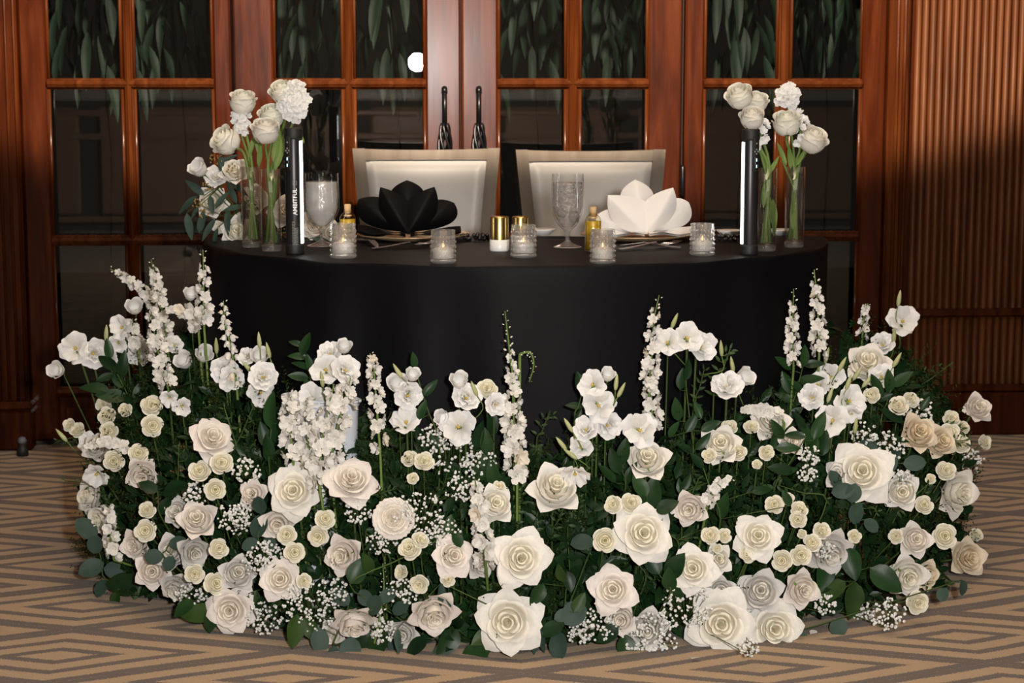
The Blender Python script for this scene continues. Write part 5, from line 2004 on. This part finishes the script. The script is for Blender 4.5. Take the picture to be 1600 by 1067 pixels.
tag(root, 'grey green narrow eucalyptus leaves spilling from the bouquet over the table corner', 'eucalyptus')
root = new('seeded_twig', None, loc=TB)
RF.seed(44)
bmesh_ = MB().lathe([(.001, -.0022), (.0022, 0), (.001, .0022)], 6).mesh('seed', M_BERRY)
for (cx, cy, n_) in ((337, 249, 14), (310, 318, 16), (318, 335, 12), (325, 290, 12), (362, 262, 12), (440, 365, 12)):
    for i in range(n_):
        P = at(cx + RF.uniform(-9, 9), cy + RF.uniform(-7, 7), BY - .015)
        new('seed', bmesh_, root, Matrix.Translation(P - TB))
    new('twig', MB().tube([(0, 0, 0), (at(cx, cy + 10, BY) - TB) * .6 + Vector((0, 0, .01)), at(cx, cy, BY - .015) - TB], .0009, 4).mesh('twig', M_STEMD), root)
tag(root, 'brown seed clusters on twigs among the bouquet leaves', 'twig')

# ================================================================== LABELS worked out from each flower's place
PLACES = [(150, 'at the outer left tip'), (250, 'beside the fluted post'), (340, 'left of the cloth corner'), (440, 'below the left vases'), (530, 'below the frosted goblet'), (620, 'below the left oil bottle'),
          (715, 'below the black napkin'), (790, 'below the gold shakers'), (850, 'below the middle votive'), (915, 'below the clear goblet'), (985, 'below the right oil bottle'), (1060, 'below the white napkin'),
          (1130, 'below the rightmost votive'), (1200, 'below the right light tube'), (1280, 'below the right vases'), (1370, 'right of the cloth corner'), (1450, 'before the reeded wall'), (9999, 'at the outer right tip')]
CODEW = {'w': 'ivory', 'b': 'blush', 'c': 'cream', 'g': 'translucent white', 'p': 'white', 't': 'faded tan', 'v': 'ivory'}
KINDW = {'rose': 'rose', 'carnation': 'ruffled carnation', 'spray_rose': 'spray rose', 'lisianthus': 'lisianthus', 'delphinium': 'delphinium spike', 'stock': 'stock cluster', 'babys_breath': "baby's breath cluster",
         'leafy_branch': 'leafy branch', 'eucalyptus_branch': 'eucalyptus branch', 'leafy_sprig': 'leafy sprig'}
CATW = {'rose': 'rose', 'carnation': 'carnation', 'spray_rose': 'spray rose', 'lisianthus': 'lisianthus', 'delphinium': 'delphinium', 'stock': 'stock flower', 'babys_breath': "baby's breath",
        'leafy_branch': 'branch', 'eucalyptus_branch': 'branch', 'leafy_sprig': 'sprig'}
ORD = ['topmost', 'second from top', 'third from top', 'fourth from top', 'fifth from top', 'sixth from top', 'seventh from top', 'eighth from top', 'ninth from top']
fam = {}
for rec in REG:
    root, kind, x, y, D, fx, fy, tpl, code = rec
    if kind in ('rose', 'spray_rose', 'carnation', 'lisianthus'):
        f = 'tilted up' if fy > .45 else 'nodding down' if fy < -.35 else 'turned left' if fx < -.35 else 'turned right' if fx > .35 else 'facing out'
        lead = CODEW[code] if kind != 'spray_rose' else 'cream'
        if kind == 'rose' and D > 80:
            lead = 'large ' + lead
        if kind == 'lisianthus':
            lead += {'lopen': ' open', 'ldouble': ' ruffled', 'lcup': ' cupped'}[tpl]
    elif kind in ('delphinium', 'stock', 'babys_breath'):
        f, lead = '', 'white'
    else:
        f, lead = '', {'ruscus': 'glossy dark green', 'salal': 'broad leaved green', 'euc': 'round leaved grey green', 'willow': 'narrow leaved grey green', 'small': 'light green'}[tpl]
    place = next(p for (lim, p) in PLACES if x < lim)
    row = 'high up' if y < 620 else 'fairly high' if y < 740 else 'midway down' if y < 860 else 'near the carpet'
    fam.setdefault(' '.join(q for q in (lead, KINDW[kind], f, place, row) if q), []).append(rec)
for text, recs in fam.items():
    recs.sort(key=lambda r: r[3])
    for i, rec in enumerate(recs):
        lb = text
        if len(recs) > 1:
            lb += ', ' + (ORD[i] if i < len(recs) - 1 else 'lowest')
        tag(rec[0], lb, CATW[rec[1]], {'rose': 'roses of the floor arrangement', 'spray_rose': 'spray roses of the floor arrangement', 'lisianthus': 'lisianthus of the floor arrangement',
                                       'delphinium': 'delphinium spikes', 'stock': 'stock in the floor arrangement', 'babys_breath': "baby's breath clusters"}.get(rec[1], 'greenery of the floor arrangement'))
